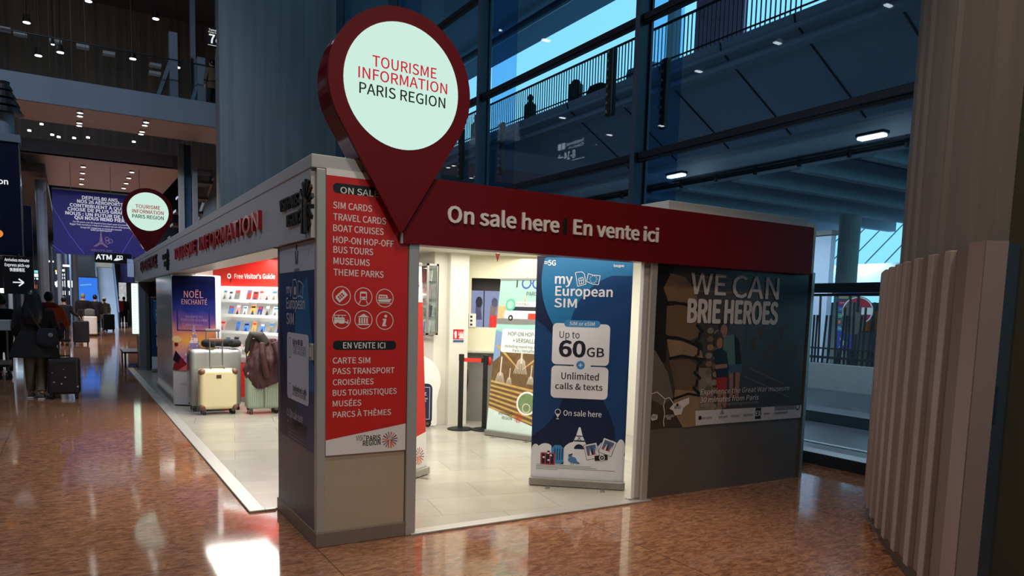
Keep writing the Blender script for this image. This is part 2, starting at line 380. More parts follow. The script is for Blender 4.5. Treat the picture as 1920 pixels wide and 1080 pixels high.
# ------------------------------------------------------------------ glazed wall on the right
GX = 5.8
n = 0
for y0, y1 in ((-15, -5.8), (-5.78, -1.01), (-.99, 3.78), (3.8, 8.58), (8.6, 13.38), (13.4, 17.8)):
    for z0, z1 in ((.12, 1.94), (1.96, 3.87), (3.89, 5.79), (5.81, 7.74), (7.76, 15.1)):
        if y1 < -1 and z0 > 9: pass
        n += 1
        struct(MB().box((GX+.09, y0, z0), (GX+.11, y1, z1)).build('window_%d' % n, GLASS))
n = 0
for y in (-5.8, -1.0, 3.79, 8.59, 13.39, 17.6):
    n += 1; m = MB()
    m.box((GX-.12, y-.05, 0), (GX-.08, y+.05, 15.1)).box((GX-.08, y-.012, 0), (GX+.1, y+.012, 15.1)).box((GX+.1, y-.05, 0), (GX+.14, y+.05, 15.1))
    struct(m.build('trim_%d' % n, STEEL))
for z in (1.95, 3.88, 5.80, 7.75):
    n += 1; m = MB()
    m.box((GX-.06, -15, z-.05), (GX+.08, 17.8, z+.05)).box((GX-.075, -15, z-.09), (GX+.02, 17.8, z-.065))
    struct(m.build('trim_%d' % n, DSTEEL, bev=.012))
n += 1
struct(MB().box((5.69, -15, -.02), (5.95, 17.8, .13)).build('trim_%d' % n, DSTEEL, bev=.01))
# glass fins outside each mullion with their bolted splice plates
fin = glass('fin_glass', (.6, .78, .95), 1.0)
for i, (y, zs) in enumerate(((3.79, (4.95,)), (8.59, (5.1,)), (13.39, (5.1,)))):
    o = tag(MB().box((GX+.2, y-.012, .1), (GX+.75, y+.012, 15)).build('glass_fin', fin),
            ('glass stiffening fin behind the post above the red fascia', 'glass stiffening fin behind the second steel post beside the big map pin', 'glass stiffening fin mostly hidden behind the big map pin')[i], 'glass fin', 'glass fins of the curtain wall')
k = 0
WHERE = ('between the steel post and the round pin sign', 'right beside the steel post next to the pin sign', 'on the near edge of the second steel post', 'on the glass fin just past the second steel post')
for (x, y, z0, z1) in ((5.860,9.579,4.859)+(0,), (6.241,8.550,4.847)+(0,), (5.860,4.562,5.119)+(0,), (6.199,3.750,4.817)+(0,)):
    h = .52 if k < 2 else .5
    t = thing('splice_plate', (x, y, z0), 'black bolted splice plate '+WHERE[k], 'splice plate', 'bolted splice plates of the glass fins')
    MB().box((x-.05, y-.085, z0-h), (x+.032, y+(.085 if k % 2 == 0 else .04), z0+h)).build('plate', BLACK, t, bev=.02)
    for j in range(8):
        zz = z0-h*.88+j*h*.25
        MB().tube([(x-.05, y+.0, zz), (x-.09, y, zz)], .026, 8).build('bolt', ALU, t)
    k += 1

# ------------------------------------------------------------------ outdoors: arrivals road, viaduct, sky between
struct(MB().box((5.95, -25, -.4), (60, 70, -.15)).build('floor_road', ASPH))
o = MB().box((7.70, -20, -.149), (7.80, 40, -.14)).build('road_line', mat('road_paint', (200, 205, 210), .6)); tag(o, 'thin white line painted on the dark wet road outside the glass', 'road marking')
o = MB().box((9.7, -20, -.15), (10.4, 40, .02)).build('kerb_island', mat('dark_kerb', (40, 50, 64), .5)); tag(o, 'dark raised kerb running along the wet road outside', 'kerb')
o = MB().box((6.15, -20, -.149), (6.45, 40, -.06)).build('kerb', mat('grey_kerb', (120, 124, 128), .6)); tag(o, 'pale kerb at the foot of the glass wall outside', 'kerb')
o = MB().box((15.0, -20, -.2), (15.35, 40, .5)).build('low_wall', OUTW); tag(o, 'low grey concrete wall under the black picket fence', 'wall')
t = thing('picket_fence', (15.15, 7, .5), 'black steel picket fence with uneven uprights on the low wall', 'fence')
MB().box((15.1, 3, .62), (15.2, 12, .68)).build('rail', BLACK, t)
MB().box((15.1, 3, .86), (15.2, 12, .90)).build('rail', BLACK, t)
for i, px in enumerate((1526, 1533, 1541, 1552, 1566, 1575, 1583, 1598, 1606, 1616, 1634, 1641, 1520, 1590, 1625)):
    y = 7.62-(px-1520)*.0148; tall = (1.22, 1.55, 1.22)[i % 3]+(.2 if i % 4 == 1 else 0); dx = .06*math.sin(i*2.1)
    MB().tube([(15.15, y, .5), (15.15, y+dx, .5+tall)], .028, 6).build('picket', BLACK, t)

t = thing('road_viaduct', (11, 12, 5.6), 'dark concrete road viaduct with sloping parapet behind the glass', 'viaduct')
ring = lambda y: [(11, y, 7.57), (11.25, y, 7.6), (11.3, y, 7.1), (17, y, 7.0), (30, y, 7.0), (30, y, 6.1), (14.6, y, 6.05), (13.5, y, 5.98), (11.05, y, 7.4)]
MB().loft([[Vector(p) for p in ring(y)] for y in (-20, 60)]).build('shell', VIAD, t)
for i in range(16):
    y = -10+i*1.93+.02
    if 3 < y < 15: MB().tube([(11.0, y, 7.56), (11.04, y, 7.4), (12.2, y, 6.72), (13.5, y, 5.97)], .022, 5).build('joint', BLACK, t)
MB().box((13.9, -20, 5.55), (15.2, 60, 6.04)).build('edge_beam', mat('pale_beam', (212, 222, 230), .8, var=.1), t)
MB().box((10.97, -20, 7.28), (11.06, 60, 7.36)).build('drip_edge', VIAD, t)
for i in range(20):
    y = -8+i*2.05
    MB().box((15.2, y, 5.5), (29.5, y+.3, 6.05)).build('cross_beam', mat('pale_beam', (212, 222, 230), .8), t)
for yy in (14.05, 14.3, 13.75):
    MB().tube([(yy, -12, 5.45), (yy, 30, 5.45)], .035, 6).build('conduit', DSTEEL, t)
for i in range(18):
    y = -6+i*1.35
    MB().box((13.97, y-.03, 5.3), (14.05, y+.03, 6.0)).build('hanger', DSTEEL, t)
for nm, q in zip(('near the steel post above the red fascia', 'beside the fluted pillar', 'deep under the deck above the white panel'), ((13.065,10.765,5.420), (13.099,5.008,5.420), (29.284,16.614,5.500))):
    t2 = thing('road_lamp', q, 'bright tube lamp under the viaduct '+nm, 'lamp', 'tube lamps under the viaduct')
    MB().box((q[0]-.12, q[1]-.32, q[2]+.03), (q[0]+.12, q[1]+.32, q[2]+.1)).build('housing', DSTEEL, t2, bev=.02)
    MB().box((q[0]-.09, q[1]-.29, q[2]-.03), (q[0]+.09, q[1]+.29, q[2]+.03)).build('lens', LAMPC, t2, bev=.02)
    lamp('road_light', 'SPOT', (q[0]-.1, q[1], q[2]-.1), 6000 if q[0] > 17 else 900, (.8, .92, 1), .15, angle=138 if q[0] > 17 else 165, blend=.5)

t = thing('viaduct_railing', (11.1, 12, 7.6), 'grey vertical bar railing along the viaduct edge against the sky', 'railing')
MB().box((11.09, -4, 8.52), (11.13, 45, 8.57)).build('top_rail', DSTEEL, t)
MB().box((11.095, -4, 7.68), (11.125, 45, 7.71)).build('bottom_rail', DSTEEL, t)
bar = MB().box((-.011, -.011, -.9), (.011, .011, 0)).build('baluster', DSTEEL, t, local=True); bar.location = (.01, -6.6, .92)
for i in range(1, 100):
    c = bar.copy(); COL.objects.link(c); c.location = (.01, -6.6+i*.125, .92)
mb = MB()
for i in range(100, 260): mb.box((11.1, 5.4+i*.125-.011, 7.62), (11.122, 5.4+i*.125+.011, 8.52))
o = mb.build('balusters', DSTEEL, t); o['kind'] = 'stuff'

o = MB().box((6.62, -10, 11.9), (14.4, 60, 12.3)).build('canopy', mat('canopy_dark', (110, 122, 140), .7)); tag(o, 'dark roof canopy over the upper road outside the glass', 'canopy')
o = MB().tube([(12.6, 14, 11.6), (12.6, 24, 11.6)], .14, 10).build('canopy_beam', STEEL); tag(o, 'long grey tube hanging under the dark canopy outside', 'tube')
# things on the viaduct seen against the sky
def silhouette(name, pos, h, lab, cat, group=None):
    t = thing(name, pos, lab, cat, group); x, y, z = pos
    b = MB(); b.tube([(x, y, z), (x, y, z+h*.5), (x, y, z+h*.78), (x, y, z+h*.84), (x, y, z+h*.87)], [(.17, .2), (.2, .24), (.19, .25), (.09, .1), (.06, .06)], 10)
    b.ell((x, y, z+h*.93), (.1, .1, h*.08)); b.build('body', MATB, t, remesh=.03, smo=2)
silhouette('person', (11.9, 16.6, 7.1), 1.62, 'person in a dark hood standing behind the viaduct railing', 'person')
silhouette('person', (11.8, 20.2, 7.1), 1.7, 'person standing on the viaduct next to the round pin sign', 'person')
t = thing('litter_bin', (11.7, 13.75, 7.1), 'dark litter bin with a lid knob on the viaduct behind the railing', 'bin')
MB().lathe((11.7, 13.75, 7.1), [(.2, 0), (.22, .7), (.22, 1.2), (.12, 1.25)], 14).build('drum', DSTEEL, t)
MB().lathe((11.7, 13.75, 8.25), [(.02, 0), (.02, .12), (.14, .13), (.1, .19), (.02, .2)], 12).build('lid', DSTEEL, t)
o = MB().box((11.5, 12.35, 7.1), (12.3, 13.05, 8.1)).build('luggage_pile', MATB, bev=.2); tag(o, 'dark low heap of baggage behind the viaduct railing', 'baggage')
o = MB().box((19, 29, 7.02), (23, 32.5, 10.3)).build('building', mat('grey_facade', (120, 128, 136), .6, var=.3, scale=14)); tag(o, 'small grey building block far beyond the viaduct railing', 'building')
o = MB().box((12.95, 8.55, 7.08), (13.05, 10.2, 11.88)).build('poster_board', mat('red_lilac_poster', (250, 170, 200), .5, var=.35, scale=1.5)); tag(o, 'red and lilac poster board standing on the viaduct', 'poster board')
o = MB().box((12.6, 10.65, 7.09), (12.85, 10.9, 11.9)).build('canopy_post', mat('post_grey', (110, 118, 124), .6)); tag(o, 'grey square post beside the red poster board on the viaduct', 'post')
o = MB().box((12.4, 11.3, 7.09), (13.4, 12.4, 8.55)).build('shelter', mat('pale_blue_shelter', (150, 175, 205), .5), bev=.15); tag(o, 'pale blue shelter on the viaduct behind the second steel post', 'shelter')
# things at road level
t = thing('hoarding', (16.2, 7.9, 0), 'tall pale blue panel outside just past the poster wall', 'panel')
MB().box((16.1, 7.98, -.15), (16.3, 9.0, 3.86)).build('board', mat('pale_blue_board', (200, 214, 232), .5), t); MB().box((16.05, 7.94, 3.86), (16.35, 9.1, 3.98)).build('cap', OUTW, t)
o = MB().cyl((24, 12.95, -.15), (24, 12.95, 7), .38, 20).build('column', mat('pale_column', (220, 220, 210), .7), smooth=False); tag(o, 'round pale concrete column under the viaduct outside', 'column')
t = thing('direction_board', (21, 10.4, 1.2), 'blue direction board with coloured destination stripes beyond the fence', 'sign')
fr = Frame((21.000,11.079,0.883)[:2]+(0,), (.5, -.86)); pr = Print(fr, .05); zt = (21.000,11.052,2.524)[2]
MB().fbox(fr, -.03, zt-1.95, .58, zt+.03, 0, .05).build('board', mat('sign_blue', (60, 84, 190), .5), t)
for a_ in (.05, .45): MB().fbox(fr, a_, -.15, a_+.08, zt-1.9, -.05, 0).build('leg', DSTEEL, t)
for i, c in enumerate(((250, 226, 120), (230, 70, 100), (110, 150, 230), (90, 220, 150), (240, 130, 60), (90, 190, 230))):
    mm = mat('sign_stripe_%d' % i, c, .5)
    pr.rect(.0, zt-.2-i*.215, .30, zt-.04-i*.215, mm, 1).rect(.36, zt-.2-i*.215, .55, zt-.04-i*.215, mm, 1).line([(.05, zt-.12-i*.215), (.24, zt-.12-i*.215)], .035, WHT, 2).line([(.4, zt-.12-i*.215), (.52, zt-.12-i*.215)], .035, WHT, 2)
pr.poly([(.1, zt-1.5), (.36, zt-1.68), (.1, zt-1.86), (.2, zt-1.68)], WHT, 2)
pr.build('stripes', t)
t = thing('road_sign', (17.2, 6.7, 0), 'back of a round no-parking road sign with red and white rim', 'sign')
q = (18.000,8.333,1.881)
MB().cyl((q[0], q[1], -.15), (q[0], q[1], q[2]+.5), .04, 8).build('post', DSTEEL, t)
fr = Frame((q[0], q[1], q[2]), (.6, -.8)); MB().fprism(fr, [(.42*math.cos(k*.2618), .42*math.sin(k*.2618)) for k in range(24)], -.03, .0).build('plate', DGREY, t)
pr = Print(fr, .0); pr.disc(0, 0, .4, WHT).disc(.0, 0, .37, mat('sign_red', (170, 30, 60), .5)).disc(-.14, 0, .25, DGREY).rect(.1, -.1, .37, .1, WHT); pr.build('face', t)
MB().fprism(Frame((17.900,8.387,1.527), (.6, -.8)), [(.33*math.cos(k*.2618), .33*math.sin(k*.2618)) for k in range(24)], -.03, .0).build('lower_plate', DGREY, t)
t = thing('orange_kiosk', (24, 9.6, 0), 'orange banded stand across the road beyond the fence', 'stand')
fr = Frame((23.000,11.691,0.859)[:2]+(0,), (.5, -.86)); MB().fbox(fr, -.2, 1.25, 2.6, 1.95, 0, .4).build('band', mat('orange_band', (235, 120, 40), .5), t); MB().fbox(fr, -.2, -.15, 2.6, 1.25, 0, .3).build('base', DGREY, t)
pr = Print(fr, .4); pr.text('S', (.95, 1.42), None, .36, BLK, .02); pr.build('lettering', t)
o = MB().box((30, -10, 2.9), (34, 40, 4.2)).build('far_terminal_bridge', mat('far_bridge', (88, 102, 118), .6, var=.2, scale=.8)); tag(o, 'pale covered bridge far across the forecourt', 'bridge')
mb = MB()
for i in range(30): mb.tube([(31+3*math.sin(k*.52), 2+i*1.0, 4.2+2.2*math.sin(k*.52)) for k in range(4)], .03, 5)
tag(mb.build('far_roof_truss', STEEL), 'curved lattice roof above the pale bridge across the forecourt', 'roof')
o = MB().box((36, -20, -.15), (40, 50, 2.6)).build('far_garage', mat('garage_dark', (60, 66, 74), .7, var=.4, scale=.7)); tag(o, 'dark garage frontage at road level across the forecourt', 'building')
silhouette('person', (17.0, 6.95, -.15), 1.86, 'person in dark clothes standing outside behind the black picket fence', 'person')

# ------------------------------------------------------------------ kiosk shell
struct(MB().prism([(-.19, 1.055), (.02, 1.055), (.02, .02), (2.9, .02), (2.9, .1), (5.0, .1), (5.0, 14.9), (-.19, 14.9)], 0, .012).build('floor_kiosk', TILE))
m = MB(); m.box((-.22, 1.03, 0), (-.10, 14.9, .016)).box((-.10, 1.03, 0), (-.02, 1.07, .016)); struct(m.build('trim_20', ALUW, bev=.004))
struct(MB().box((.66, -.03, 0), (2.9, .075, .016)).build('trim_21', ALUW, bev=.004))
struct(MB().box((.03, .10, 2.36), (5.0, 14.85, 2.5)).build('ceiling_kiosk', WHITEW))
struct(MB().box((4.95, .12, 0), (5.03, 14.9, 2.54)).build('wall_kiosk_right', WHITEW))
struct(MB().box((.05, 14.85, 0), (5.03, 14.95, 2.54)).build('wall_kiosk_back', WHITEW))
# wall that carries the big poster
struct(MB().box((2.87, .075, 0), (4.93, .16, 2.06)).build('wall_kiosk_front', DGREY))
struct(MB().box((4.93, .05, 0), (4.97, .17, 2.06)).build('trim_22', ALU))
struct(MB().box((.66, .03, 2.05), (4.9, .14, 2.4)).build('wall_kiosk_header', WHITEW))


# ------------------------------------------------------------------ corner pillar of the kiosk
FR_R = Frame((0, 0), (1, 0)); FR_L = Frame((0, 0), (0, -1)); FR_F = Frame((0, -.03), (1, 0)); FR_P = Frame((0, -.07), (1, 0)); FR_W = Frame((0, .07), (1, 0))
BLUE1 = mat('sim_blue', (16, 58, 108), .4, var=.03); BLUE2 = mat('sim_light_blue', (32, 108, 160), .4, var=.05); BLUE3 = mat('sim_navy', (10, 30, 66), .4, var=.04)
CARD = mat('card_white', (214, 216, 226), .4, var=.02); GREYI = mat('grey_ink', (120, 122, 134), .5); NAVY = mat('navy_ink', (14, 18, 34), .5)
PILL = mat('pill_blue', (56, 130, 184), .4); LGREY = mat('pale_grey_print', (196, 200, 212), .45, var=.02)
BCOL = [mat('ray_'+n, c, .5) for n, c in (('orange', (232, 110, 40)), ('red', (196, 40, 40)), ('blue', (60, 100, 140)), ('rust', (160, 70, 40)), ('black', (40, 36, 40)))]

t = thing('kiosk_pillar', (0, 0, 0), 'square corner pillar of the information kiosk with red price list', 'pillar')
MB().box((.012, .012, .1), (.62, 1.03, 2.50)).build('body', BEIGE, t)
MB().box((.0, .05, .1), (.0125, 1.03, 2.02)).build('side_panel', mat('steel_grey_lacquer', (96, 98, 106), .4, var=.05), t)
MB().prism([(-.004, -.004), (.056, -.004), (.056, .03), (.03, .03), (.03, .05), (-.004, .05)], .1, 2.459).build('corner_profile', ALUW, t, bev=.006)
MB().box((-.008, -.008, 0), (.625, 1.05, .102)).build('baseboard', mat('taupe_skirting', (132, 116, 102), .45, var=.06), t, bev=.006)
MB().box((.301, .0, 2.46), (.62, .3, 2.545)).build('cap', WHITEP, t, bev=.008)
m = MB(); m.box((.625, -.012, .0), (.70, .10, 2.06)); m.box((.70, .02, 0), (.715, .1, 2.06)); m.build('door_jamb', ALUW, t, bev=.006)

# red price list
pr = Print(FR_R, .004)
L, Rr, B, T_ = .058, .619, (0.0500,0.6170)[1], (0.0380,2.4230)[1]
MB().fbox(FR_R, L, B, Rr, 2.465, -.012, .004).build('list_board', WHT, t)
zl, zr = (0.0490,0.7200)[1], (0.5910,0.8030)[1]
pr.poly([(L, zl), (Rr, zr), (Rr, T_), (L, T_)], REDO, 1)
pr.rect(.10, (0.1560,2.3170)[1], .60, (0.1560,2.3800)[1], BLK, 2, r=.028)
pr.text('ON SALE HERE', (0.1490,2.3190), (.57, 0), 0.0390, WHT, .02, 3, mid=False) if False else pr.text('ON SALE HERE', (0.1490,2.3190), ((0.1490,2.3190)[0]+.44, (0.1490,2.3190)[1]), 0.0390, WHT, .018, 3)
for s, a, b in (('SIM CARDS', (0.1020,2.2200), (0.3610,2.2180)), ('TRAVEL CARDS', (0.1030,2.1470), (0.4580,2.1520)), ('BOAT CRUISES', (0.1030,2.0770), (0.4420,2.0760)), ('HOP-ON HOP-OFF', (0.1030,2.0030), (0.5140,2.0020)),
                ('BUS TOURS', (0.1050,1.9400), (0.3710,1.9420)), ('MUSEUMS', (0.1060,1.8680), (0.3480,1.8670)), ('THEME PARKS', (0.1060,1.7960), (0.4450,1.7970))):
    pr.text(s, a, (b[0], a[1]), 0.0410, WHT, .016, 2)
pr.rect(.103, (0.1610,1.3140)[1], (0.5410,1.3350)[0], (0.1610,1.3750)[1], BLK, 2, r=.027)
pr.text('EN VENTE ICI', (0.1720,1.3250), (0.4620,1.3240), 0.0390, WHT, .018, 3)
for s, a, b in (('CARTE SIM', (0.1030,1.2260), (0.3570,1.2240)), ('PASS TRANSPORT', (0.1040,1.1560), (0.5310,1.1490)), ('CROISIÈRES', (0.1040,1.0830), (0.3820,1.0800)), ('BUS TOURISTIQUES', (0.1040,1.0130), (0.5480,1.0050)),
                ('MUSÉES', (0.1040,0.9420), (0.2970,0.9380)), ('PARCS À THÈMES', (0.1050,0.8690), (0.5090,0.8590))):
    pr.text(s, a, (b[0], a[1]), 0.0380, WHT, .016, 2)
ic = [(0.1590,1.6660), (0.3070,1.6640), (0.4560,1.6610), (0.1600,1.5140), (0.3090,1.5140), (0.4580,1.5110)]; r = .062
for x, z in ic: pr.ring(x, z, r, .005, WHT, 2)
x, z = ic[0]
c, q = math.cos(.75), math.sin(.75); rot = lambda a, b: (x+a*c-b*q, z+a*q+b*c)
pr.poly([rot(*p) for p in ((-.04, -.024), (.035, -.024), (.035, .024), (-.03, .024), (-.04, .014))], WHT, 3)
for a in (-.025, -.01, .005):
    for b in (-.012, .002): pr.poly([rot(a, b), rot(a+.011, b), rot(a+.011, b+.011), rot(a, b+.011)], REDO, 4)
x, z = ic[1]
pr.rect(x-.024, z-.02, x+.024, z+.035, WHT, 3, r=.009).rect(x-.017, z+.002, x+.017, z+.022, REDO, 4).disc(x-.013, z-.01, .005, REDO, 4).disc(x+.013, z-.01, .005, REDO, 4).line([(x-.018, z-.022), (x-.03, z-.045)], .006, WHT, 3).line([(x+.018, z-.022), (x+.03, z-.045)], .006, WHT, 3)
x, z = ic[2]
pr.poly([(x-.05, z-.012), (x+.05, z-.004), (x+.035, z-.026), (x-.042, z-.026)], WHT, 3).poly([(x-.045, z-.006), (x+.025, z-.002), (x+.015, z+.022), (x-.042, z+.022)], WHT, 3)
for a in (-.036, -.02, -.004): pr.rect(x+a, z+.004, x+a+.011, z+.014, REDO, 4)
pr.line([(x-.05, z-.033), (x+.045, z-.033)], .004, WHT, 3)
x, z = ic[3]
pr.rect(x-.05, z-.028, x+.045, z-.002, WHT, 3).rect(x-.05, z+.0, x+.02, z+.012, WHT, 3).line([(x-.05, z+.026), (x+.03, z+.026)], .005, WHT, 3).disc(x-.025, z-.03, .009, REDO, 4).disc(x+.025, z-.03, .009, REDO, 4).rect(x+.022, z-.014, x+.04, z-.003, REDO, 4)
for a in (-.045, -.02, .005): pr.line([(x+a, z+.012), (x+a, z+.026)], .004, WHT, 3)
x, z = ic[4]
pr.poly([(x-.04, z+.016), (x+.04, z+.016), (x, z+.04)], WHT, 3).rect(x-.04, z-.036, x+.04, z-.027, WHT, 3)
for a in (-.033, -.016, .001, .018): pr.rect(x+a, z-.024, x+a+.011, z+.012, WHT, 3)
x, z = ic[5]
pr.disc(x+.006, z+.03, .010, WHT, 3).poly([(x-.014, z+.012), (x+.012, z+.012), (x+.002, z-.03), (x+.012, z-.03), (x+.01, z-.038), (x-.02, z-.038), (x-.008, z+.003), (x-.016, z+.003)], WHT, 3)
a = (0.2630,0.7050); b = (0.4360,0.6940)
pr.text('VISIT', a, (a[0]+(b[0]-a[0])*.4, a[1]), .034, mat('mid_ink', (60, 56, 58), .5), 0, 2).text('PARIS', (a[0]+(b[0]-a[0])*.42, a[1]), b, .034, BLK, .018, 2)
a = (0.3120,0.6670); pr.text('REGION', a, (b[0], a[1]), .034, BLK, .018, 2)
burst(pr, *(0.5040,0.6950), .056, BLK, 2, cols=BCOL)
pr.build('price_list', t)

# blue SIM poster on the left face
pr = Print(FR_L, .002)
sx0, sx1 = (-0.9560,1.0790)[0], (-0.0260,1.1610)[0]
zt, zb = (-0.4790,1.9200)[1], (-0.4430,0.6260)[1]
pr.rect(sx0, zb, sx1, 2.02, BLUE1, 1).rect(sx0, (-0.4800,1.8290)[1], sx1, 2.02, LGREY, 2)
zm = (-0.4800,1.8290)[1]
pr.poly([(sx0, zb), (sx0, zb+.9), (sx0+.18, zb+.55), (sx0+.42, zb+.3), (sx0+.7, zb+.1), (sx0+.72, zb)], BLUE3, 2).disc(sx1-.12, zm-.42, .38, BLUE2, 2, a0=100, a1=290)
x, z = (-0.4790,1.9390); pr.disc(x, z+.055, .022, NAVY, 3).poly([(x-.045, z+.03), (x+.045, z+.03), (x+.03, z-.06), (x-.03, z-.06)], mat('slate_ink', (60, 68, 92), .5), 3).poly([(x-.01, z+.028), (x+.018, z+.028), (x+.004, z-.05)], LGREY, 4).line([(x-.06, z-.1), (x+.07, z-.1)], .018, GREYI, 3)
pr.text('my', (-0.7510,1.6770), (-0.6020,1.6810), .065, LGREY, .02, 4).text('European', (-0.7520,1.5670), (-0.2710,1.5750), .078, LGREY, .02, 4).text('SIM', (-0.7530,1.4560), (-0.5520,1.4640), .078, LGREY, .02, 4)
x, z = (-0.5220,1.7050); pr.line([(x-.05, z-.06), (x-.05, z+.07), (x+.02, z+.07), (x+.05, z+.04), (x+.05, z-.06), (x-.05, z-.06)], .008, LGREY, 4).rect(x-.02, z-.035, x+.025, z+.02, LGREY, 4)
x, z = (-0.4110,1.7040); pr.line([(x-.03, z-.05), (x-.03, z+.06), (x+.05, z+.05), (x+.1, z+.03), (x+.09, z-.06), (x+.02, z-.04), (x-.03, z-.05)], .008, LGREY, 4)
cx0, cx1 = (-0.7410,1.0980)[0], (-0.1750,1.1480)[0]; ct, cb = (-0.7460,1.4020)[1], (-0.7200,0.9230)[1]
pr.rect(cx0, cb, cx1, ct, CARD, 3, r=.035)
for (px, py), ls in (((550, 641), ('Up to 80 GB', 'International', 'calls included')), ((550, 690), ('Unlimited calls', '& texts in Europe')), ((550, 726), ('Digital travel', 'guide included*'))):
    x0 = cx0+.16; z = ct-(0.03 if py < 650 else .36 if py < 700 else .6)-.05
    pr.line([(cx0+.05, z+.04), (cx0+.1, z+.04), (cx0+.1, z-.1), (cx0+.05, z-.1), (cx0+.05, z+.04)], .006, GREYI, 4)
    for i, s in enumerate(ls): pr.text(s, (x0, z-i*.068), (x0+(.34 if i else .26+.1*(py > 650)), z), .038, NAVY if i == 0 or py > 650 else GREYI, .02*(i == 0), 4)
a = (-0.6680,0.7880); pr.text('On sale here', a, ((-0.3190,0.8030)[0], a[1]), .058, LGREY, .012, 4)
x, z = (-0.7220,0.7930); pr.ring(x, z+.02, .025, .006, LGREY, 4).line([(x, z-.03), (x, z-.05)], .01, LGREY, 4)
for i in range(4): pr.line([(cx0+.02, a[1]-.09-i*.025), (cx0+.02+(.3, .5, .62, .55)[i], a[1]-.09-i*.025)], .006, GREYI, 4)
pr.build('sim_poster', t)
x, y, z = (-0.004,0.086,1.296)
u = MB().box((-.02, y-.03, z-.055), (.0, y+.03, z+.055)).build('light_switch', ALUW, t, bev=.006)
MB().box((-.025, y-.014, z-.03), (-.02, y+.014, z+.03)).build('rocker', WHITEP, u)

# white fascia along the concourse side with raised letters
t = thing('fascia_sign', (0, 7, 2.03), 'long pale fascia with raised red TOURISME INFORMATION letters', 'sign')
MB().box((-.03, .03, 2.028), (.03, 14.82, 2.46)).build('board', WHITEP, t)
MB().box((-.035, .0, 2.46), (.3, 14.85, 2.545)).build('top_cap', WHITEP, t, bev=.006)
MB().box((-.034, 1.04, 2.015), (.25, 14.8, 2.03)).build('bottom_edge', ALUW, t)
MB().box((.031, 1.04, 2.03), (.12, 14.8, 2.37)).build('shutter_box', mat('shutter_grey', (110, 106, 98), .5), t)
FR_FL = Frame((-.03, 0), (0, -1)); REDL = mat('raised_red_letter', (170, 20, 44), .3, coat=.3)
a = (-6.8910,2.1910); b = (-4.8090,2.1740); raised(FR_FL, 'TOURISME', a, (b[0], a[1]), 0.1430, REDL, .02, .028, t)
a2 = (-4.5220,2.1770); b = (-1.4200,2.1460); raised(FR_FL, 'INFORMATION', (a2[0], a[1]), (b[0], a[1]), 0.1430, REDL, .02, .028, t)
a = (-12.6250,2.2010); b = (-9.3940,2.1830); raised(FR_FL, 'EXPERIENCE', (a[0], a[1]), (b[0], a[1]), .19, mat('maroon_letter', (96, 34, 46), .35), .02, .03, t)
def visit_logo(xa, xb, z0, k, nm):
    pr = Print(FR_FL); w_ = xb-xa
    raised(FR_FL, 'VISITPARIS', (xa, z0), (xa+w_*.6, z0), .075*k, BLK, .02, .016, t); raised(FR_FL, 'REGION', (xa+w_*.24, z0-.115*k), (xa+w_*.6, z0-.115*k), .075*k, BLK, .02, .016, t)
    xc = xa+w_*.82; mm = MB()
    for i in range(13):
        an = R_(-58+296*i/12); c, q = math.cos(an), math.sin(an); rr = .155*k; tt = rr*.17; px, pz = -q*tt/2, c*tt/2; i0 = .3 if q > -.2 else .12
        mm.fprism(FR_FL, [(xc+c*rr*i0, z0-.02*k+q*rr*i0), (xc+c*rr-px, z0-.02*k+q*rr-pz), (xc+c*rr+px, z0-.02*k+q*rr+pz)], 0, .016)
    for sg in (-1, 1): mm.fprism(FR_FL, [(xc+sg*.008, z0+.03*k), (xc+sg*.026*k, z0+.01*k), (xc+sg*.05*k, z0-.19*k), (xc+sg*.02*k, z0-.19*k)], 0, .03)
    mm.build('logo_rays', BLK, t)
visit_logo((-0.7830,2.2510)[0], (0.0270,2.2380)[0], (-0.5300,2.2590)[1], 1.05, 'near')
visit_logo((-8.5340,2.3230)[0], (-7.6570,2.2800)[0], (-8.0880,2.2600)[1], 1.0, 'far')

# deep red fascia over the doorway
t = thing('fascia_sign', (2.7, 0, 2.03), 'deep red fascia reading On sale here above the doorway', 'sign')
MB().box((.572, -.03, 2.03), (4.80, .0, 2.479)).build('board', REDP, t, bev=.002)
MB().box((.572, .0, 2.03), (4.80, .125, 2.05)).build('underside', mat('dark_red_edge', (88, 8, 14), .4), t)
MB().box((.555, -.028, 2.03), (.572, .0, 2.10)).build('end_strip', ALUW, t)
MB().box((4.78, .0, 2.03), (4.80, .4, 2.479)).build('end_panel', mat('fascia_end', (90, 86, 84), .5), t)
c_ = 0.1070; a = (0.8990,2.1960); b = (1.8250,2.2030); z_ = (a[1]+b[1])/2; raised(FR_F, 'On sale here', (a[0], z_), (b[0], z_), c_, WHT, .035, .012, t)
a2 = (1.9660,2.1940); b2 = (2.8190,2.2050); raised(FR_F, 'En vente ici', (a2[0], z_), (b2[0], z_), c_, WHT, .035, .012, t)
pr = Print(FR_F); q = (1.8870,2.2440); pr.rect(q[0]-.02, (a[1]+b[1])/2-.01, q[0]+.02, (a[1]+b[1])/2+.11, BLK, 1); pr.build('divider', t)
o = MB().box((3.08, .14, 2.5), (4.9, .5, 2.585)).build('roof_tray', WHITEP, bev=.006); tag(o, 'pale metal tray lying on the kiosk roof behind the red fascia', 'tray')

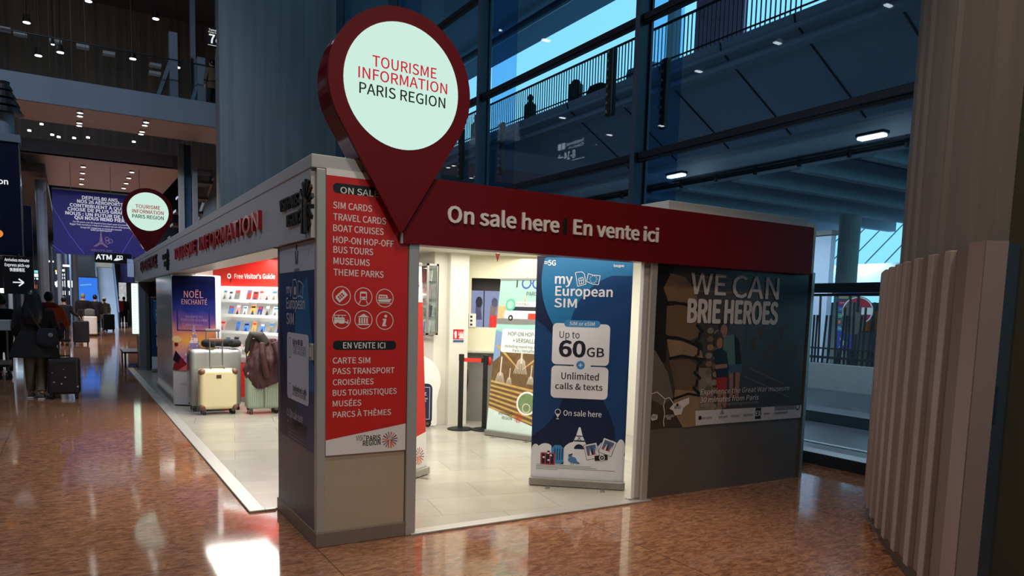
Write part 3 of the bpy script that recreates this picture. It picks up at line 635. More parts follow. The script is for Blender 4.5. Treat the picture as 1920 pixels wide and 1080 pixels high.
# map-pin signs
def pin(loc, rr, rl, k, lab, plate_y, back):
    """teardrop with a lit disc; loc = centre of the disc"""
    x, y, z = loc; fr = Frame((x, y, z), (1, 0)); tip = -k
    th = math.acos(rr/k); a0 = -90+math.degrees(th); out = [(rr*math.cos(R_(a0+(360-2*math.degrees(th))*i/48)), rr*math.sin(R_(a0+(360-2*math.degrees(th))*i/48))) for i in range(49)]+[(0, tip)]
    t = thing('map_pin_sign', (x, y, z-k), lab, 'sign', None)
    MB().fprism(fr, out, -plate_y, 0).build('plate', REDP, t)
    zc = 2.552-z if back else -9
    o2 = [p for p in out if p[1] > zc]
    if back:
        i = next(j for j, p in enumerate(out) if p[1] > zc)
        f = lambda p, q: (p[0]+(q[0]-p[0])*(zc-p[1])/(q[1]-p[1]), zc)
        lo = [p for p in out if p[1] <= zc]
        xr = rr*math.sin(th)*0+ (k+zc)*math.tan(math.asin(rr/k)); o2 = [(xr-.012, zc)]+[(p[0]*.985, p[1]*.985) for p in o2]+[(-xr+.012, zc)]
    else: o2 = [(p[0]*.985, p[1]*.985) for p in out]
    MB().fprism(fr, o2, -.26, -plate_y).build('drum', REDG, t)
    MB().fprism(fr, [(rl*math.cos(i*.0982), rl*math.sin(i*.0982)) for i in range(64)], 0, .006).build('lit_disc', mat('lit_acrylic', (214, 248, 232), .3, em=.88, var=.01), t)
    return t, fr
t, fr = pin((.54, -.07, 3.028), .492, .397, .945, 'big red map pin sign with lit disc above the corner pillar', .03, True)
CX, CZ = .54, 3.028
o_ = lambda q: (q[0]-CX, q[1]-CZ)
REDT = mat('sign_red_letter', (226, 22, 50), .4, em=.3, var=.02); 
pr = Print(fr, .006)
for s, a, b in (('TOURISME', (0.3300,3.1180), (0.7740,3.1180)), ('INFORMATION', (0.2380,3.0390), (0.8540,3.0270))):
    a, b = o_(a), o_(b); pr.text(s, (a[0], (a[1]+b[1])/2), (b[0], (a[1]+b[1])/2), 0.0660, REDT, .012, 1)
pr.build('lettering', t)
pr = Print(fr, .006); a, b = o_((0.2450,2.9430)), o_((0.8420,2.9360)); pr.text('PARIS REGION', (a[0], (a[1]+b[1])/2), (b[0], (a[1]+b[1])/2), 0.0660, BLK, .012, 1); pr.build('lettering', t)
x, y, z = (0.142,13.000,3.482)
t, fr = pin((x, y, z), .49, .4, .93, 'smaller far map pin sign with lit disc above the pale fascia', .03, False)
pr = Print(fr, .006)
for s, hw, zz, mm in (('TOURISME', .235, .06, REDT), ('INFORMATION', .30, -.045, REDT), ('PARIS REGION', .30, -.15, BLK)): pr.text(s, (-hw, zz), (hw, zz), .075, mm, .02, 1)
pr.build('lettering', t)

# right-hand jamb of the doorway and sliding door edge
t = thing('door_jamb', (2.83, .1, 0), 'white aluminium door jamb between the blue banner and the war museum poster', 'door frame')
MB().box((2.80, -.0, .012), (2.87, .10, 2.05)).build('post', ALUW, t, bev=.006)
MB().box((2.745, .03, .03), (2.80, .075, 2.05)).build('sliding_leaf', WHITEP, t, bev=.006)
MB().box((2.70, .04, .015), (2.80, .09, .03)).build('floor_track', WHITEP, t)


# ------------------------------------------------------------------ roll-up banners
def rollup(fr, x0, x1, h, lab, group=None, feet=True):
    t = thing('roll_up_banner', fr.p((x0+x1)/2, 0), lab, 'banner', group)
    MB().fbox(fr, x0, .085, x1, h, -.004, .0).build('sheet', CARD, t)
    MB().fbox(fr, x0-.012, .018, x1+.012, .09, -.06, .035).build('cassette', ALU, t, bev=.012)
    MB().fbox(fr, x0-.005, h-.01, x1+.005, h+.02, -.014, .008).build('top_rail', ALU, t, bev=.004)
    if feet:
        for a in (x0+.2*(x1-x0), x1-.22*(x1-x0)): MB().fbox(fr, a-.02, .001, a+.02, .019, -.14, .14).build('foot', ALU, t, bev=.004)
    MB().tube([fr.p((x0+x1)/2, .09, -.03), fr.p((x0+x1)/2, h, -.012)], .01, 6).build('pole', ALU, t)
    return t
F5 = Frame((2.238, .889), (.633, -.51))
W5 = .85
t = rollup(F5, 0, W5, 2.10, 'tall blue European SIM banner with 60 GB card in the doorway')
pr = Print(F5, .0005)
pr.rect(0, .085, W5, 2.09, BLUE3, 1)
def clip_disc(pr, cx, cz, r, m, L, x0, x1, z0, z1, n=72):
    pts = [(min(max(cx+r*math.cos(2*math.pi*k/n), x0), x1), min(max(cz+r*math.sin(2*math.pi*k/n), z0), z1)) for k in range(n)]
    out = [p for i, p in enumerate(pts) if p != pts[i-1]]; pr.poly(out, m, L)
c = (0.7752,1.8850); e = (0.0448,1.8350); clip_disc(pr, c[0], c[1], c[0]-e[0], BLUE2, 2, 0, W5, .1, 2.085)
c2 = (0.8349,1.5960); clip_disc(pr, W5*1.0, c[1]-.46, .54, BLUE1, 3, .3, W5, .95, c[1]+.05)
clip_disc(pr, -.32, 1.0, .62, BLUE1, 2, 0, W5, .3, 1.62)
g = (0.6308,0.8360); h = (0.7617,0.4440)
pr.poly([g, (g[0]+.07, g[1]-.14), (g[0]+.12, g[1]-.28), h, (W5, h[1]), (W5, g[1]+.3), (g[0], g[1]+.1)], BLUE1, 3)
T5 = lambda s, a, b, cp, m, bo=0: pr.text(s, (a[0], (a[1]+b[1])/2), (b[0], (a[1]+b[1])/2), cp, m, bo, 6)
T5('=5G', (0.0668,2.0150), (0.1671,2.0130), .045, WHT, .03)
T5('bouygues', (0.6806,2.0140), (0.7695,2.0110), .022, WHT, .01)
T5('my', (0.1679,1.8570), (0.3200,1.8510), 0.0850, CARD, .03); T5('European', (0.1743,1.7480), (0.6784,1.7500), 0.0810, CARD, .03); T5('SIM', (0.1685,1.6460), (0.3662,1.6450), 0.0760, CARD, .03)
q = [(0.3456,1.9550), (0.4018,1.9630), (0.4260,1.9430), (0.4417,1.8540), (0.3684,1.8340), (0.3456,1.9550)]; pr.line(q, .006, CARD, 6)
q = [(0.3754,1.9040), (0.4132,1.9140), (0.4239,1.8630), (0.3840,1.8530), (0.3754,1.9040)]; pr.line(q, .006, CARD, 6); pr.line([(0.3940,1.9090), (0.4054,1.8580)], .005, CARD, 6).line([(0.3812,1.8810), (0.4189,1.8910)], .005, CARD, 6)
q = [(0.4587,1.9480), (0.5021,1.9350), (0.5654,1.9320), (0.5519,1.8520), (0.5049,1.8560), (0.4473,1.8780), (0.4587,1.9480)]; pr.line(q, .006, CARD, 6)
x, z = (0.5057,1.9000)
for k in range(10): pr.disc(x+.03*math.cos(k*.628), z+.03*math.sin(k*.628), .0045, CARD, 6, n=6)
a, b, c, d = (0.1565,1.5000), (0.6692,1.5070), (0.1643,1.1310), (0.6756,1.1360)
cx0, cx1 = (a[0]+c[0])/2, (b[0]+d[0])/2
z1, z0 = (a[1]+b[1])/2, (c[1]+d[1])/2
pr.rect(cx0, z0, cx1, z1, CARD, 4, r=.04)
zb = (0.4210,0.8290)[1]; pr.rect(cx0, zb, cx1, z0-.012, CARD, 4, r=.04).rect(cx0+.2, z0-.03, cx1-.16, z0+.03, CARD, 5)
pr.rect((0.2617,1.4990)[0], z1-.03, (0.5832,1.5040)[0], z1+.03, PILL, 6, r=.029)
pr.layer = 7
pr.text('SIM or eSIM', ((0.3108,1.4860)[0], z1-.016), ((0.5333,1.4930)[0], z1-.016), .032, CARD, .01, 7)
T5('Up to', (0.2233,1.3730), (0.4032,1.3720), 0.0610, NAVY, .0); T5('60', (0.2290,1.2080), (0.4545,1.2090), 0.1370, NAVY, .045); T5('GB', (0.4751,1.2120), (0.6252,1.2130), 0.0790, NAVY, .02)
x, z = (0.4210,1.1330); pr.disc(x, z, .038, PILL, 6).rect(x-.018, z-.004, x+.018, z+.004, CARD, 7).rect(x-.004, z-.018, x+.004, z+.018, CARD, 7)
T5('Unlimited', (0.2532,0.9990), (0.5882,1.0040), 0.0590, NAVY, .015); T5('calls & texts', (0.2005,0.9070), (0.6252,0.9150), 0.0530, NAVY, .015)
x, z = (0.2325,0.7010); pr.ring(x, z, .027, .006, CARD, 6).poly([(x-.02, z-.018), (x+.02, z-.018), (x, z-.055)], CARD, 6).disc(x, z, .018, BLUE3, 7).rect(x-.012, z-.068, x+.012, z-.06, CARD, 6)
T5('On sale here', (0.2838,0.6690), (0.6266,0.6710), 0.0490, CARD, .008)
zc = (0.4111,0.3270)[1]
CL = mat('cloud_white', (214, 220, 230), .45, var=.02)
pr.rect(0, .085, W5, zc, CL, 4)
for sx, rr, zz in ((.04, .07, -.0), (.13, .08, 0), (.25, .07, -.01), (.40, .115, -.01), (.52, .08, -.02), (.62, .08, .0), (.71, .11, .03), (.81, .09, .06)): pr.disc(min(sx, W5-.001), zc+zz, min(rr, W5-sx if sx > .5 else sx if sx < .1 else 9), CL, 4, rz=rr)
x, z = (0.4353,0.3680); zt = (0.4395,0.5690)[1]
EIF = mat('tower_white', (220, 226, 236), .5)
pr.poly([(x-.09, z), (x-.05, z), (x-.012, z+.14), (x-.008, zt-.02), (x, zt), (x+.008, zt-.02), (x+.012, z+.14), (x+.05, z), (x+.09, z), (x+.028, z+.13), (x+.01, zt-.03), (x-.01, zt-.03), (x-.028, z+.13)], EIF, 3) if False else pr.poly([(x-.085, z), (x-.03, z+.12), (x-.007, zt), (x+.007, zt), (x+.03, z+.12), (x+.085, z)], EIF, 3)
pr.line([(x-.05, z+.075), (x+.05, z+.075)], .012, BLUE3, 5).line([(x-.03, z+.12), (x+.03, z+.12)], .008, BLUE3, 5).disc(x, z, .045, BLUE3, 5, a0=0, a1=180).line([(x-.025, z+.07), (x+.012, z+.115)], .005, BLUE3, 5).line([(x+.025, z+.07), (x-.012, z+.115)], .005, BLUE3, 5)
x0, z0 = (0.1849,0.2210); x1, z1 = (0.2994,0.3950)
pr.rect(x0, z0, x1, z1, PILL, 7, r=.012)
for k in range(4): pr.rect(x0+.03+k*.022, z0+.04, x0+.038+k*.022, z1-.03, BLUE3, 8)
pr.poly([(x0, z1), (x0+.03, z1), (x0, z1-.03)], BLUE3, 8).poly([(x1, z1), (x1-.03, z1), (x1, z1-.03)], BLUE3, 8).poly([(x1, z0), (x1-.03, z0), (x1, z0+.03)], BLUE3, 8).line([(x1-.04, z1), (x1-.04, z1+.08), (x1-.075, z1+.08)], .006, NAVY, 7)
x0, z0 = (0.0875,0.2100); x1, z1 = (0.2211,0.3220)
PINKC = mat('case_pink', (170, 60, 80), .5); pr.rect(x0, z0, x1, z1, PINKC, 8, r=.012).rect(x0+.012, z0+.01, x1-.012, z1-.01, NAVY, 9).rect(x0+.04, z0, x0+.05, z1, PINKC, 10).rect(x1-.05, z0, x1-.04, z1, PINKC, 10).rect(x0+.06, z1, x1-.05, z1+.018, NAVY, 8)
for dx, dz in ((.02, .06), (.065, .035), (.085, .08), (.06, .1)): pr.rect(x0+dx, z0+dz, x0+dx+.02, z0+dz+.015, CARD, 11)
x, z = (0.3790,0.2660); PIG = mat('pigeon_blue', (70, 120, 170), .5)
pr.disc(x, z, .04, PIG, 7, rz=.028).disc(x-.02, z+.032, .018, PIG, 7).poly([(x, z+.02), (x+.075, z-.03), (x+.05, z-.038), (x-.01, z-.025)], PIG, 7).poly([(x-.04, z+.045), (x+.0, z+.06), (x+.002, z+.05), (x-.03, z+.038)], NAVY, 8).line([(x-.01, z-.028), (x-.01, z-.046)], .005, NAVY, 7).line([(x+.01, z-.028), (x+.01, z-.046)], .005, NAVY, 7)
for cx, cz, an, m1 in ((1109.5, 846, .25, 0), (1139, 838, -.32, 1)):
    x, z = ((0.5519,0.3550), (0.6920,0.4010))[m1]; c, q = math.cos(an), math.sin(an); ro = lambda a, b: (x+a*c-b*q, z+a*q+b*c)
    pr.poly([ro(*p) for p in ((-.062, -.072), (.062, -.072), (.062, .072), (-.062, .072))], NAVY, 7).poly([ro(*p) for p in ((-.058, -.068), (.058, -.068), (.058, .068), (-.058, .068))], CARD, 8).poly([ro(*p) for p in ((-.045, -.035), (.045, -.035), (.045, .056), (-.045, .056))], mat('photo_slate', (70, 96, 130), .5), 9)
    for k in range(5): pr.poly([ro(*p) for p in ((-.04+k*.017, -.032), (-.022+k*.017, -.032), (-.03+k*.017, .01+.02*(k % 3)))], (PINKC, CARD, NAVY)[k % 3], 10+k % 2)
x, z = (0.6386,0.2980); pr.poly([(x-.055, z-.03), (x+.06, z-.012), (x+.055, z+.035), (x-.06, z+.017)], BLK, 12).disc(x+.008, z+.003, .026, CARD, 13).disc(x+.008, z+.003, .018, NAVY, 14).disc(x+.008, z+.003, .007, CARD, 15)
for k in range(4): pr.line([(.05, .21-k*.014), (.05+(.5, .55, .72, .2)[k], .21-k*.014)], .004, GREYI, 6)
pr.build('artwork', t)

FT = Frame((3.164, 3.407), (.302, -.618)); FT = Frame((3.164, 3.407), (.302, -.618), up=Vector((0, 0, 1))+FT.r*.085)
t = rollup(FT, 0, .85, 1.99, 'hop-on hop-off bus tour banner behind the blue SIM banner')
TQ = mat('tour_mint', (160, 204, 192), .5); 
pr = Print(FT, .0005); pr.rect(0, .09, .85, 1.98, TQ, 1)
z0, z1 = (0.0711,1.4600)[1], (0.0644,1.6660)[1]
FACB = mat('tour_facade', (206, 176, 128), .5, var=.3, scale=30); pr.rect(0, z0, .85, z1, FACB, 2).poly([(.30, z1), (.37, z1+.06), (.385, z1+.13), (.40, z1+.06), (.47, z1)], FACB, 2).rect(0, z0-.02, .85, z0+.05, mat('tour_road', (128, 130, 126), .5), 3)
pr.rect(.10, z0+.05, .78, z0+.15, WHT, 4, r=.02).rect(.10, z0+.2, .72, z0+.26, WHT, 4).rect(.14, z0+.15, .76, z0+.2, mat('bus_window', (50, 56, 64), .3), 4).rect(.45, z0+.05, .85, z0+.12, mat('bus_red', (214, 60, 44), .5), 5).disc(.2, z0+.06, .035, BLK, 6).disc(.2, z0+.06, .015, WHT, 7).disc(.18, z0+.22, .075, mat('tour_green', (92, 190, 160), .5), 6).disc(.18, z0+.22, .05, TQ, 7)
pr.text('TOOTBUS', (.26, z0+.215), (.46, z0+.215), .03, GREYI, .01, 7)
a = (0.3582,1.8930); a = (a[0]-.085*a[1], a[1]); zt = a[1]; cp = .105
GRT = mat('tour_grey', (66, 70, 64), .5); BLT = mat('tour_blue', (66, 80, 176), .5)
x = a[0]
pr.text('T', (x, zt), (x+.10, zt), cp, GRT, .01, 3); pr.ring(x+.185, zt+cp/2, .07, .02, BLT, 3).ring(x+.335, zt+cp/2, .07, .02, BLT, 3).text('T', (x+.40, zt), (x+.50, zt), cp, GRT, .01, 3)
pr.rect(x+.25, zt+cp*.45, x+.27, zt+cp*.55, BLT, 3).text('PARIS', (x+.20, zt-.10), (x+.36, zt-.10), .05, GRT, .006, 3)
# sky-blue wave and caption card
pr.poly([(0, z0-.04), (.85, z0+.0), (.85, z0-.12), (0, z0-.09)], mat('wave_mint', (160, 214, 204), .5), 4).poly([(0, z0-.1), (.1, z0-.12), (.1, z0-.42), (0, z0-.5)], mat('wave_blue', (130, 160, 200), .5), 4)
cz1, cz0 = (0.2335,1.3990)[1], (0.2424,1.1210)[1]
pr.rect(.10, cz0-.03, .80, cz1-.015, mat('caption_card', (226, 240, 232), .5), 5, r=.03)
for s, (xx, zz), w_, cp in (('HOP-ON HOP-OFF', (.19, cz1-.10), .50, .05), ('+ VERSAILLES', (.27, cz1-.18), .37, .05), ('including round trip shuttle', (.16, cz1-.245), .56, .032), ('Paris / Versailles', (.28, cz1-.295), .33, .032)): pr.text(s, (xx, zz), (xx+w_, zz), cp, GRT, .014, 6)
# hall of chandeliers
zb_, zt_ = (0.1489,0.2730)[1], cz0+.05
HALL = mat('hall_brown', (110, 84, 54), .5, var=.5, scale=12); GOLD = mat('hall_gold', (196, 160, 92), .5, var=.3, scale=20); CHN = mat('chandelier_pale', (214, 204, 184), .5, var=.2, scale=30)
pr.poly([(0, zb_+.1), (.85, zb_-.12), (.85, zt_), (0, zt_)], HALL, 3)
for k in range(7): pr.poly([(0, zb_+.1+k*.055), (.85, zb_-.1+k*.07), (.85, zb_-.07+k*.07), (0, zb_+.125+k*.055)], GOLD, 4)
pr.poly([(.02, zt_), (.08, zt_), (.40, zb_+.62), (.38, zb_+.62)], GOLD, 4).poly([(.84, zt_), (.78, zt_), (.44, zb_+.62), (.46, zb_+.62)], GOLD, 4)
for x, zz, k in ((.42, zb_+.56, 1.3), (.13, zb_+.42, 1.0), (.27, zb_+.42, .6), (.58, zb_+.44, .7), (.74, zb_+.42, 1.0)):
    for j in range(9): pr.line([(x+(j-4)*.018*k, zz), (x+(j-4)*.009*k, zz+.16*k*(1-.05*abs(j-4)))], .006*k, CHN, 5)
    pr.line([(x, zz+.1*k), (x, zz+.34*k)], .02*k, CHN, 5)
x, z = (0.6480,0.4750); x = .56; pr.disc(x, z, .15, WHT, 6).disc(x, z, .125, mat('garden_green', (116, 140, 96), .5, var=.4, scale=25), 7).ring(x, z-.06, .06, .012, CHN, 8)
pr.poly([(0, .09), (.85, .09), (.85, zb_-.12), (0, zb_+.1)], mat('banner_foot_mint', (214, 234, 228), .5), 6)
pr.text('VISITPARIS', (.16, .30), (.37, .30), .038, mat('mid_ink', (60, 56, 58), .5), .01, 7).text('REGION', (.22, .245), (.37, .245), .038, mat('mid_ink', (60, 56, 58), .5), .01, 7); burst(pr, .46, .285, .065, REDO, 7, cols=[mat('rayred', (190, 60, 50), .5)])
pr.build('artwork', t)

FB = Frame((.9, 1.256), (.184, .118)); FB = Frame((.9, 1.256), (.184, .118), up=Vector((0, 0, 1))-FB.r*.075); WB = .78
t = rollup(FB, 0, WB, 2.0, 'red and white visitor banner half hidden behind the corner pillar')
pr = Print(FB, .0005); pr.rect(0, .085, WB, 2.0, REDO, 1).rect(0, 1.66, WB, 2.0, WHT, 2).poly([(0, .09), (WB, .09), (WB, .43), (0, .30)], WHT, 2)
burst(pr, WB-.13, .21, .085, BLK, 3, cols=BCOL); pr.ring(WB-.24, .62, .08, .008, WHT, 3).text('!', (WB-.2, .82), None, .07, WHT, .02, 3).text('VISIT PARIS', (WB-.32, 1.80), (WB-.05, 1.80), .04, BLK, .01, 3)
pr.build('artwork', t)

FS2 = Frame((0, 13.4), (1, 0)); xx0 = (0.1880,1.1720)[0]; zz1 = (0.2720,1.6680)[1]
t = rollup(FS2, xx0, xx0+.8, zz1, 'far blue SIM banner with a 120 card beside the grey pier panel', feet=False)
pr = Print(FS2, .0005); pr.rect(xx0, .085, xx0+.8, zz1, BLUE1, 1); clip_disc(pr, xx0+.8, zz1-.3, .75, BLUE2, 2, xx0, xx0+.8, .1, zz1); 
pr.text('my', (xx0+.1, (0.2660,1.3740)[1]), None, .07, CARD, .03, 3).text('European', (xx0+.1, (0.2650,1.2920)[1]-.02), (xx0+.62, 0), .075, CARD, .03, 3) if False else pr.text('my', (xx0+.1, zz1-.31), None, .07, CARD, .03, 3).text('European', (xx0+.1, zz1-.42), (xx0+.62, zz1-.42), .075, CARD, .03, 3).text('SIM', (xx0+.1, zz1-.53), None, .075, CARD, .03, 3).text('5G', (xx0+.06, zz1-.09), None, .04, CARD, .02, 3)
pr.line([(xx0+.27, zz1-.32), (xx0+.27, zz1-.23), (xx0+.36, zz1-.23), (xx0+.36, zz1-.32), (xx0+.27, zz1-.32)], .01, CARD, 3)
za, zb2, zc2 = (0.2610,1.0910)[1], (0.2560,0.8190)[1], (0.2510,0.5820)[1]
pr.rect(xx0+.1, zb2+.01, xx0+.7, za, CARD, 3, r=.03).rect(xx0+.1, zc2, xx0+.7, zb2-.015, CARD, 3, r=.03).text('Up to', (xx0+.16, za-.1), None, .05, NAVY, 0, 4).text('120', (xx0+.16, za-.25), None, .11, NAVY, .03, 4).text('GB', (xx0+.43, za-.25), None, .06, NAVY, .02, 4).text('Unlimited', (xx0+.18, zb2-.1), (xx0+.6, zb2-.1), .045, NAVY, .01, 4).text('calls & texts', (xx0+.14, zb2-.18), (xx0+.64, zb2-.18), .045, NAVY, .01, 4).text('On sale here', (xx0+.2, zc2-.16), (xx0+.6, zc2-.16), .04, CARD, .01, 3)
pr.rect(xx0, .085, xx0+.8, .36, CL, 3).rect(xx0+.12, .25, xx0+.28, .37, NAVY, 4).rect(xx0+.25, .25, xx0+.38, .42, PILL, 4).disc(xx0+.5, .33, .06, NAVY, 4)
pr.build('artwork', t)

# ------------------------------------------------------------------ WE CAN BRIE HEROES poster
t = thing('wall_poster', (3.9, .07, .6), 'large dark WE CAN BRIE HEROES museum poster on the grey wall', 'poster')
X0, X1, Z0, Z1 = 2.885, 4.915, (3.7810,0.6170)[1], 2.03
MB().fbox(FR_W, X0, Z0, X1, Z1, -.004, 0).build('sheet', BLK, t)
pr = Print(FR_W)
SKYP = mat('trench_dark', (66, 58, 52), .35, var=.4, scale=3); SB = [mat('sandbag_%d' % i, c, .35, var=.3, scale=6) for i, c in enumerate(((126, 100, 74), (112, 88, 64), (140, 116, 90), (96, 80, 64)))]
pr.rect(X0, Z0, X1, Z1, SKYP, 1)
pr.poly([(4.5920,2.0390), (X1, Z1), (X1, (4.7530,1.3810)[1]), (4.0530,1.5780), (4.4400,1.7880)], mat('night_blue', (40, 42, 46), .35, var=.3), 2)
pr.poly([(4.0530,1.5780), (4.7500,1.7990), (X1, Z0+.2), (3.6410,0.6450), (3.6480,0.9890), (4.0080,1.2790)], mat('bank_brown', (58, 50, 47), .35, var=.5, scale=4), 2)
pr.poly([(3.3450,1.9380), (4.3150,1.9100), (4.0530,1.5780), (3.3730,1.5660)], mat('trench_wood', (74, 66, 60), .35, var=.3, scale=5, stretch=(1, 1, 8)), 3)
pr.poly([(X0, Z1), (3.1000,2.0310), (3.1570,1.7460), (3.0730,1.5140), (3.0700,1.1910), (2.8360,1.2390)], mat('deep_shadow_print', (30, 28, 29), .35, var=.5, scale=5), 3)
bags = [((1244, 540), (1262, 515), (1310, 545), (1312, 600), (1255, 590)), ((1250, 580), (1300, 590), (1310, 640), (1262, 640), (1248, 620)), ((1250, 640), (1310, 648), (1322, 668), (1300, 675), (1255, 670)), ((1254, 672), (1310, 672), (1320, 720), (1270, 725), (1256, 705))]
for i, q in enumerate(([(3.0030,1.8320), (3.0800,1.9620), (3.2440,1.9340), (3.3930,1.8100), (3.4150,1.6980), (3.2340,1.7210), (3.0730,1.6980)], [(3.0500,1.6790), (3.2350,1.7020), (3.4180,1.6610), (3.4610,1.4250), (3.3220,1.3770), (3.1430,1.4040), (3.0530,1.4400)], [(3.0690,1.3940), (3.2580,1.3770), (3.4830,1.3060), (3.5160,1.2240), (3.3310,1.2440), (3.1170,1.2270)], [(3.1060,1.2090), (3.3330,1.2250), (3.4820,1.1470), (3.5370,0.9430), (3.3560,0.9010), (3.1920,0.9630)])): pr.poly(q, SB[i], 4)
pr.poly([(X0, (2.8610,1.3300)[1]), (2.9540,1.2840), (3.1010,1.0970), (3.1780,0.8830), (3.0450,0.8180), (2.8880,0.8940)], mat('grey_bag', (104, 96, 90), .35, var=.3, scale=4), 5).poly([(3.1920,0.9540), (3.5390,0.9190), (3.5810,0.7220), (3.5490,0.6100), (3.3130,0.6050), (3.1860,0.7640)], SB[2], 4)
random.seed(3)
p0, p1 = (3.5240,1.4730), (3.7250,0.8880)
for i in range(11):
    for j in range(2 + (i > 3)): pr.disc(p0[0]+.06+j*.085+.02*random.random(), p0[1]-i*.075-.02*j, .042, SB[(i+j) % 4] if i % 3 else mat('pale_bag', (134, 122, 110), .35, var=.2), 5, rz=.028, n=12)
SEAM = mat('seam_dark', (22, 19, 18), .5)
for q in ([(3.0120,1.6960), (3.0970,1.7170), (3.2610,1.6990), (3.4250,1.6510)], [(3.0550,1.4130), (3.1920,1.4090), (3.3610,1.3670), (3.4970,1.3010)], [(3.1050,1.2270), (3.2540,1.2500), (3.3970,1.2300), (3.5430,1.2140)], [(3.1790,0.8690), (3.3560,0.9100), (3.5020,0.8860)]): pr.line(q, .022, SEAM, 6)
for k in range(9): a_ = (3.4080,1.5280); pr.line([(a_[0]+.05*(k % 2), a_[1]-k*.07), (a_[0]+.05*((k+1) % 2)+.04, a_[1]-(k+1)*.07)], .03, SEAM, 6)
for q in ([(3.1040,1.9720), (3.5400,1.9480), (4.3570,1.9460)], [(3.3540,1.8230), (4.3980,1.8270)], [(3.1460,1.8970), (3.3240,1.8770)], [(4.0630,1.0530), (4.7300,0.8270)], [(4.1220,1.1280), (4.6370,0.9620)]): pr.line(q, .012, mat('plank_edge', (104, 94, 86), .5), 4)
for k in range(7): a_ = (4.1070,1.3790); pr.poly([(a_[0]+.1*k, a_[1]+.12*math.sin(k*2)), (a_[0]+.1*k+.12, a_[1]+.12*math.sin(k*2)+.06), (a_[0]+.1*k+.07, a_[1]+.12*math.sin(k*2)-.10)], mat('bank_light', (80, 68, 62), .5, var=.4), 4)
CR = mat('chalk_path', (120, 112, 104), .35); pr.poly([(3.4700,1.1380), (3.6170,1.1360), (3.7040,0.7160), (3.5020,0.7110)], CR, 4)
# two visitors in the print
SK = mat('print_skin', (150, 104, 84), .35)
q = (3.7570,1.5050); pr.disc(q[0], q[1], .065, mat('print_hair', (40, 28, 24), .35), 7, rz=.085).disc(q[0]+.0, q[1]-.03, .045, SK, 8, rz=.06)
q = (3.8300,1.3780); pr.poly([(3.7570,1.4270), (3.8940,1.4470), (3.9580,1.3540), (4.0020,1.1800), (3.8220,1.1420), (3.7620,1.2800)], mat('print_teal', (84, 112, 106), .35, var=.2), 7).poly([(3.8940,1.4470), (3.9710,1.3690), (4.0190,1.1490), (3.9340,1.1410)], BLK, 8)
pr.poly([(3.8340,1.1620), (4.0170,1.1690), (4.0310,1.0890), (3.8410,1.0830)], mat('print_denim', (60, 80, 104), .35), 8).poly([(3.8540,1.0870), (3.9100,1.0860), (3.9300,0.8560), (3.8800,0.8580)], SK, 7).poly([(3.9380,1.0910), (4.0030,1.0900), (4.0010,0.8530), (3.9510,0.8550)], SK, 7)
q = (3.6910,1.3970); pr.disc(q[0], q[1], .06, mat('print_brown', (64, 46, 36), .35), 9, rz=.075).disc(q[0]+.02, q[1]-.035, .04, SK, 10, rz=.05)
pr.poly([(3.6380,1.2910), (3.7240,1.3200), (3.8100,1.2800), (3.8500,1.1320), (3.8300,1.0430), (3.6980,1.0460), (3.6690,1.1590)], mat('print_navy', (26, 30, 40), .35), 9).poly([(3.6910,1.0460), (3.8360,1.0480), (3.8400,0.9140), (3.7090,0.9080)], mat('print_red', (150, 34, 28), .35), 9).poly([(3.6620,1.1640), (3.8190,1.1720), (3.8290,1.1370), (3.6780,1.1250)], SK, 10)
for xa in (1344, 1354): pass
pr.poly([(3.7160,0.9080), (3.7640,0.9110), (3.7760,0.7620), (3.7350,0.7590)], SK, 7).poly([(3.7850,0.9110), (3.8330,0.9140), (3.8460,0.7640), (3.8040,0.7610)], SK, 7)
TW = mat('poster_white', (206, 204, 206), .35, var=.02)
def TP(s, a, b, cp, bo=.02, m=TW, sh=0, L=12): pr.text(s, (a[0], (a[1]+b[1])/2), (b[0], (a[1]+b[1])/2), cp, m, bo, L, shear=sh)
TP('WE', (3.3170,1.8030), (3.7480,1.7900), 0.1800, .02); TP('CAN', (3.8370,1.7880), (4.4640,1.7790), 0.1970, .02)
TP('BRIE', (3.3000,1.5500), (3.6920,1.5470), 0.1960, .05); TP('HEROES', (3.7570,1.5530), (4.4640,1.5440), 0.1990, .05)
TP('Experience the Great War museum', (3.5000,0.9050), (4.7070,0.8910), 0.0470, .0, sh=.15); TP('30 minutes from Paris', (3.5000,0.8280), (4.2750,0.8180), 0.0470, .015, sh=.15); TP('www.museedelagrandeguerre.com', (3.5090,0.7890), (4.2710,0.7820), .03, 0, m=mat('dim_ink', (150, 146, 146), .4))
pr.poly([((3.4620,0.6150)[0], Z0), (X1, Z0), (X1, (4.8180,0.7430)[1]), ((3.4510,0.7620)[0], (4.1260,0.7520)[1])], mat('logo_strip', (190, 190, 196), .35), 12)
zs = (Z0+(4.1260,0.7520)[1])/2; xs = (3.4620,0.6150)[0]
for i, (s, dx, w_) in enumerate((('seine marne', .08, .2), ('grande guerre', .40, .16), ('visit paris', .62, .15), ('departement', .86, .18), ('ile de france', 1.26, .1), ('museedelagrandeguerre', 1.46, .28))):
    pr.text(s, (xs+dx*.72, zs-.015), (xs+(dx+w_)*.72, zs-.015), .025, mat('slate_ink', (60, 68, 92), .5), .006, 13)
pr.rect(xs+.78, zs-.05, xs+.86, zs+.06, BLK, 13).text('EX', (xs+.79, zs-.02), (xs+.85, zs-.02), .05, TW, .02, 14).disc(xs+.05, zs+.0, .02, BLK, 13).poly([(xs+.3, zs+.02), (xs+.36, zs+.02), (xs+.33, zs+.07)], GREYI, 13)
pr.rect(X1-.40, zs+.02, X1-.1, zs+.06, GREYI, 13).ring(X1-.06, zs+.045, .035, .012, BLK, 13)
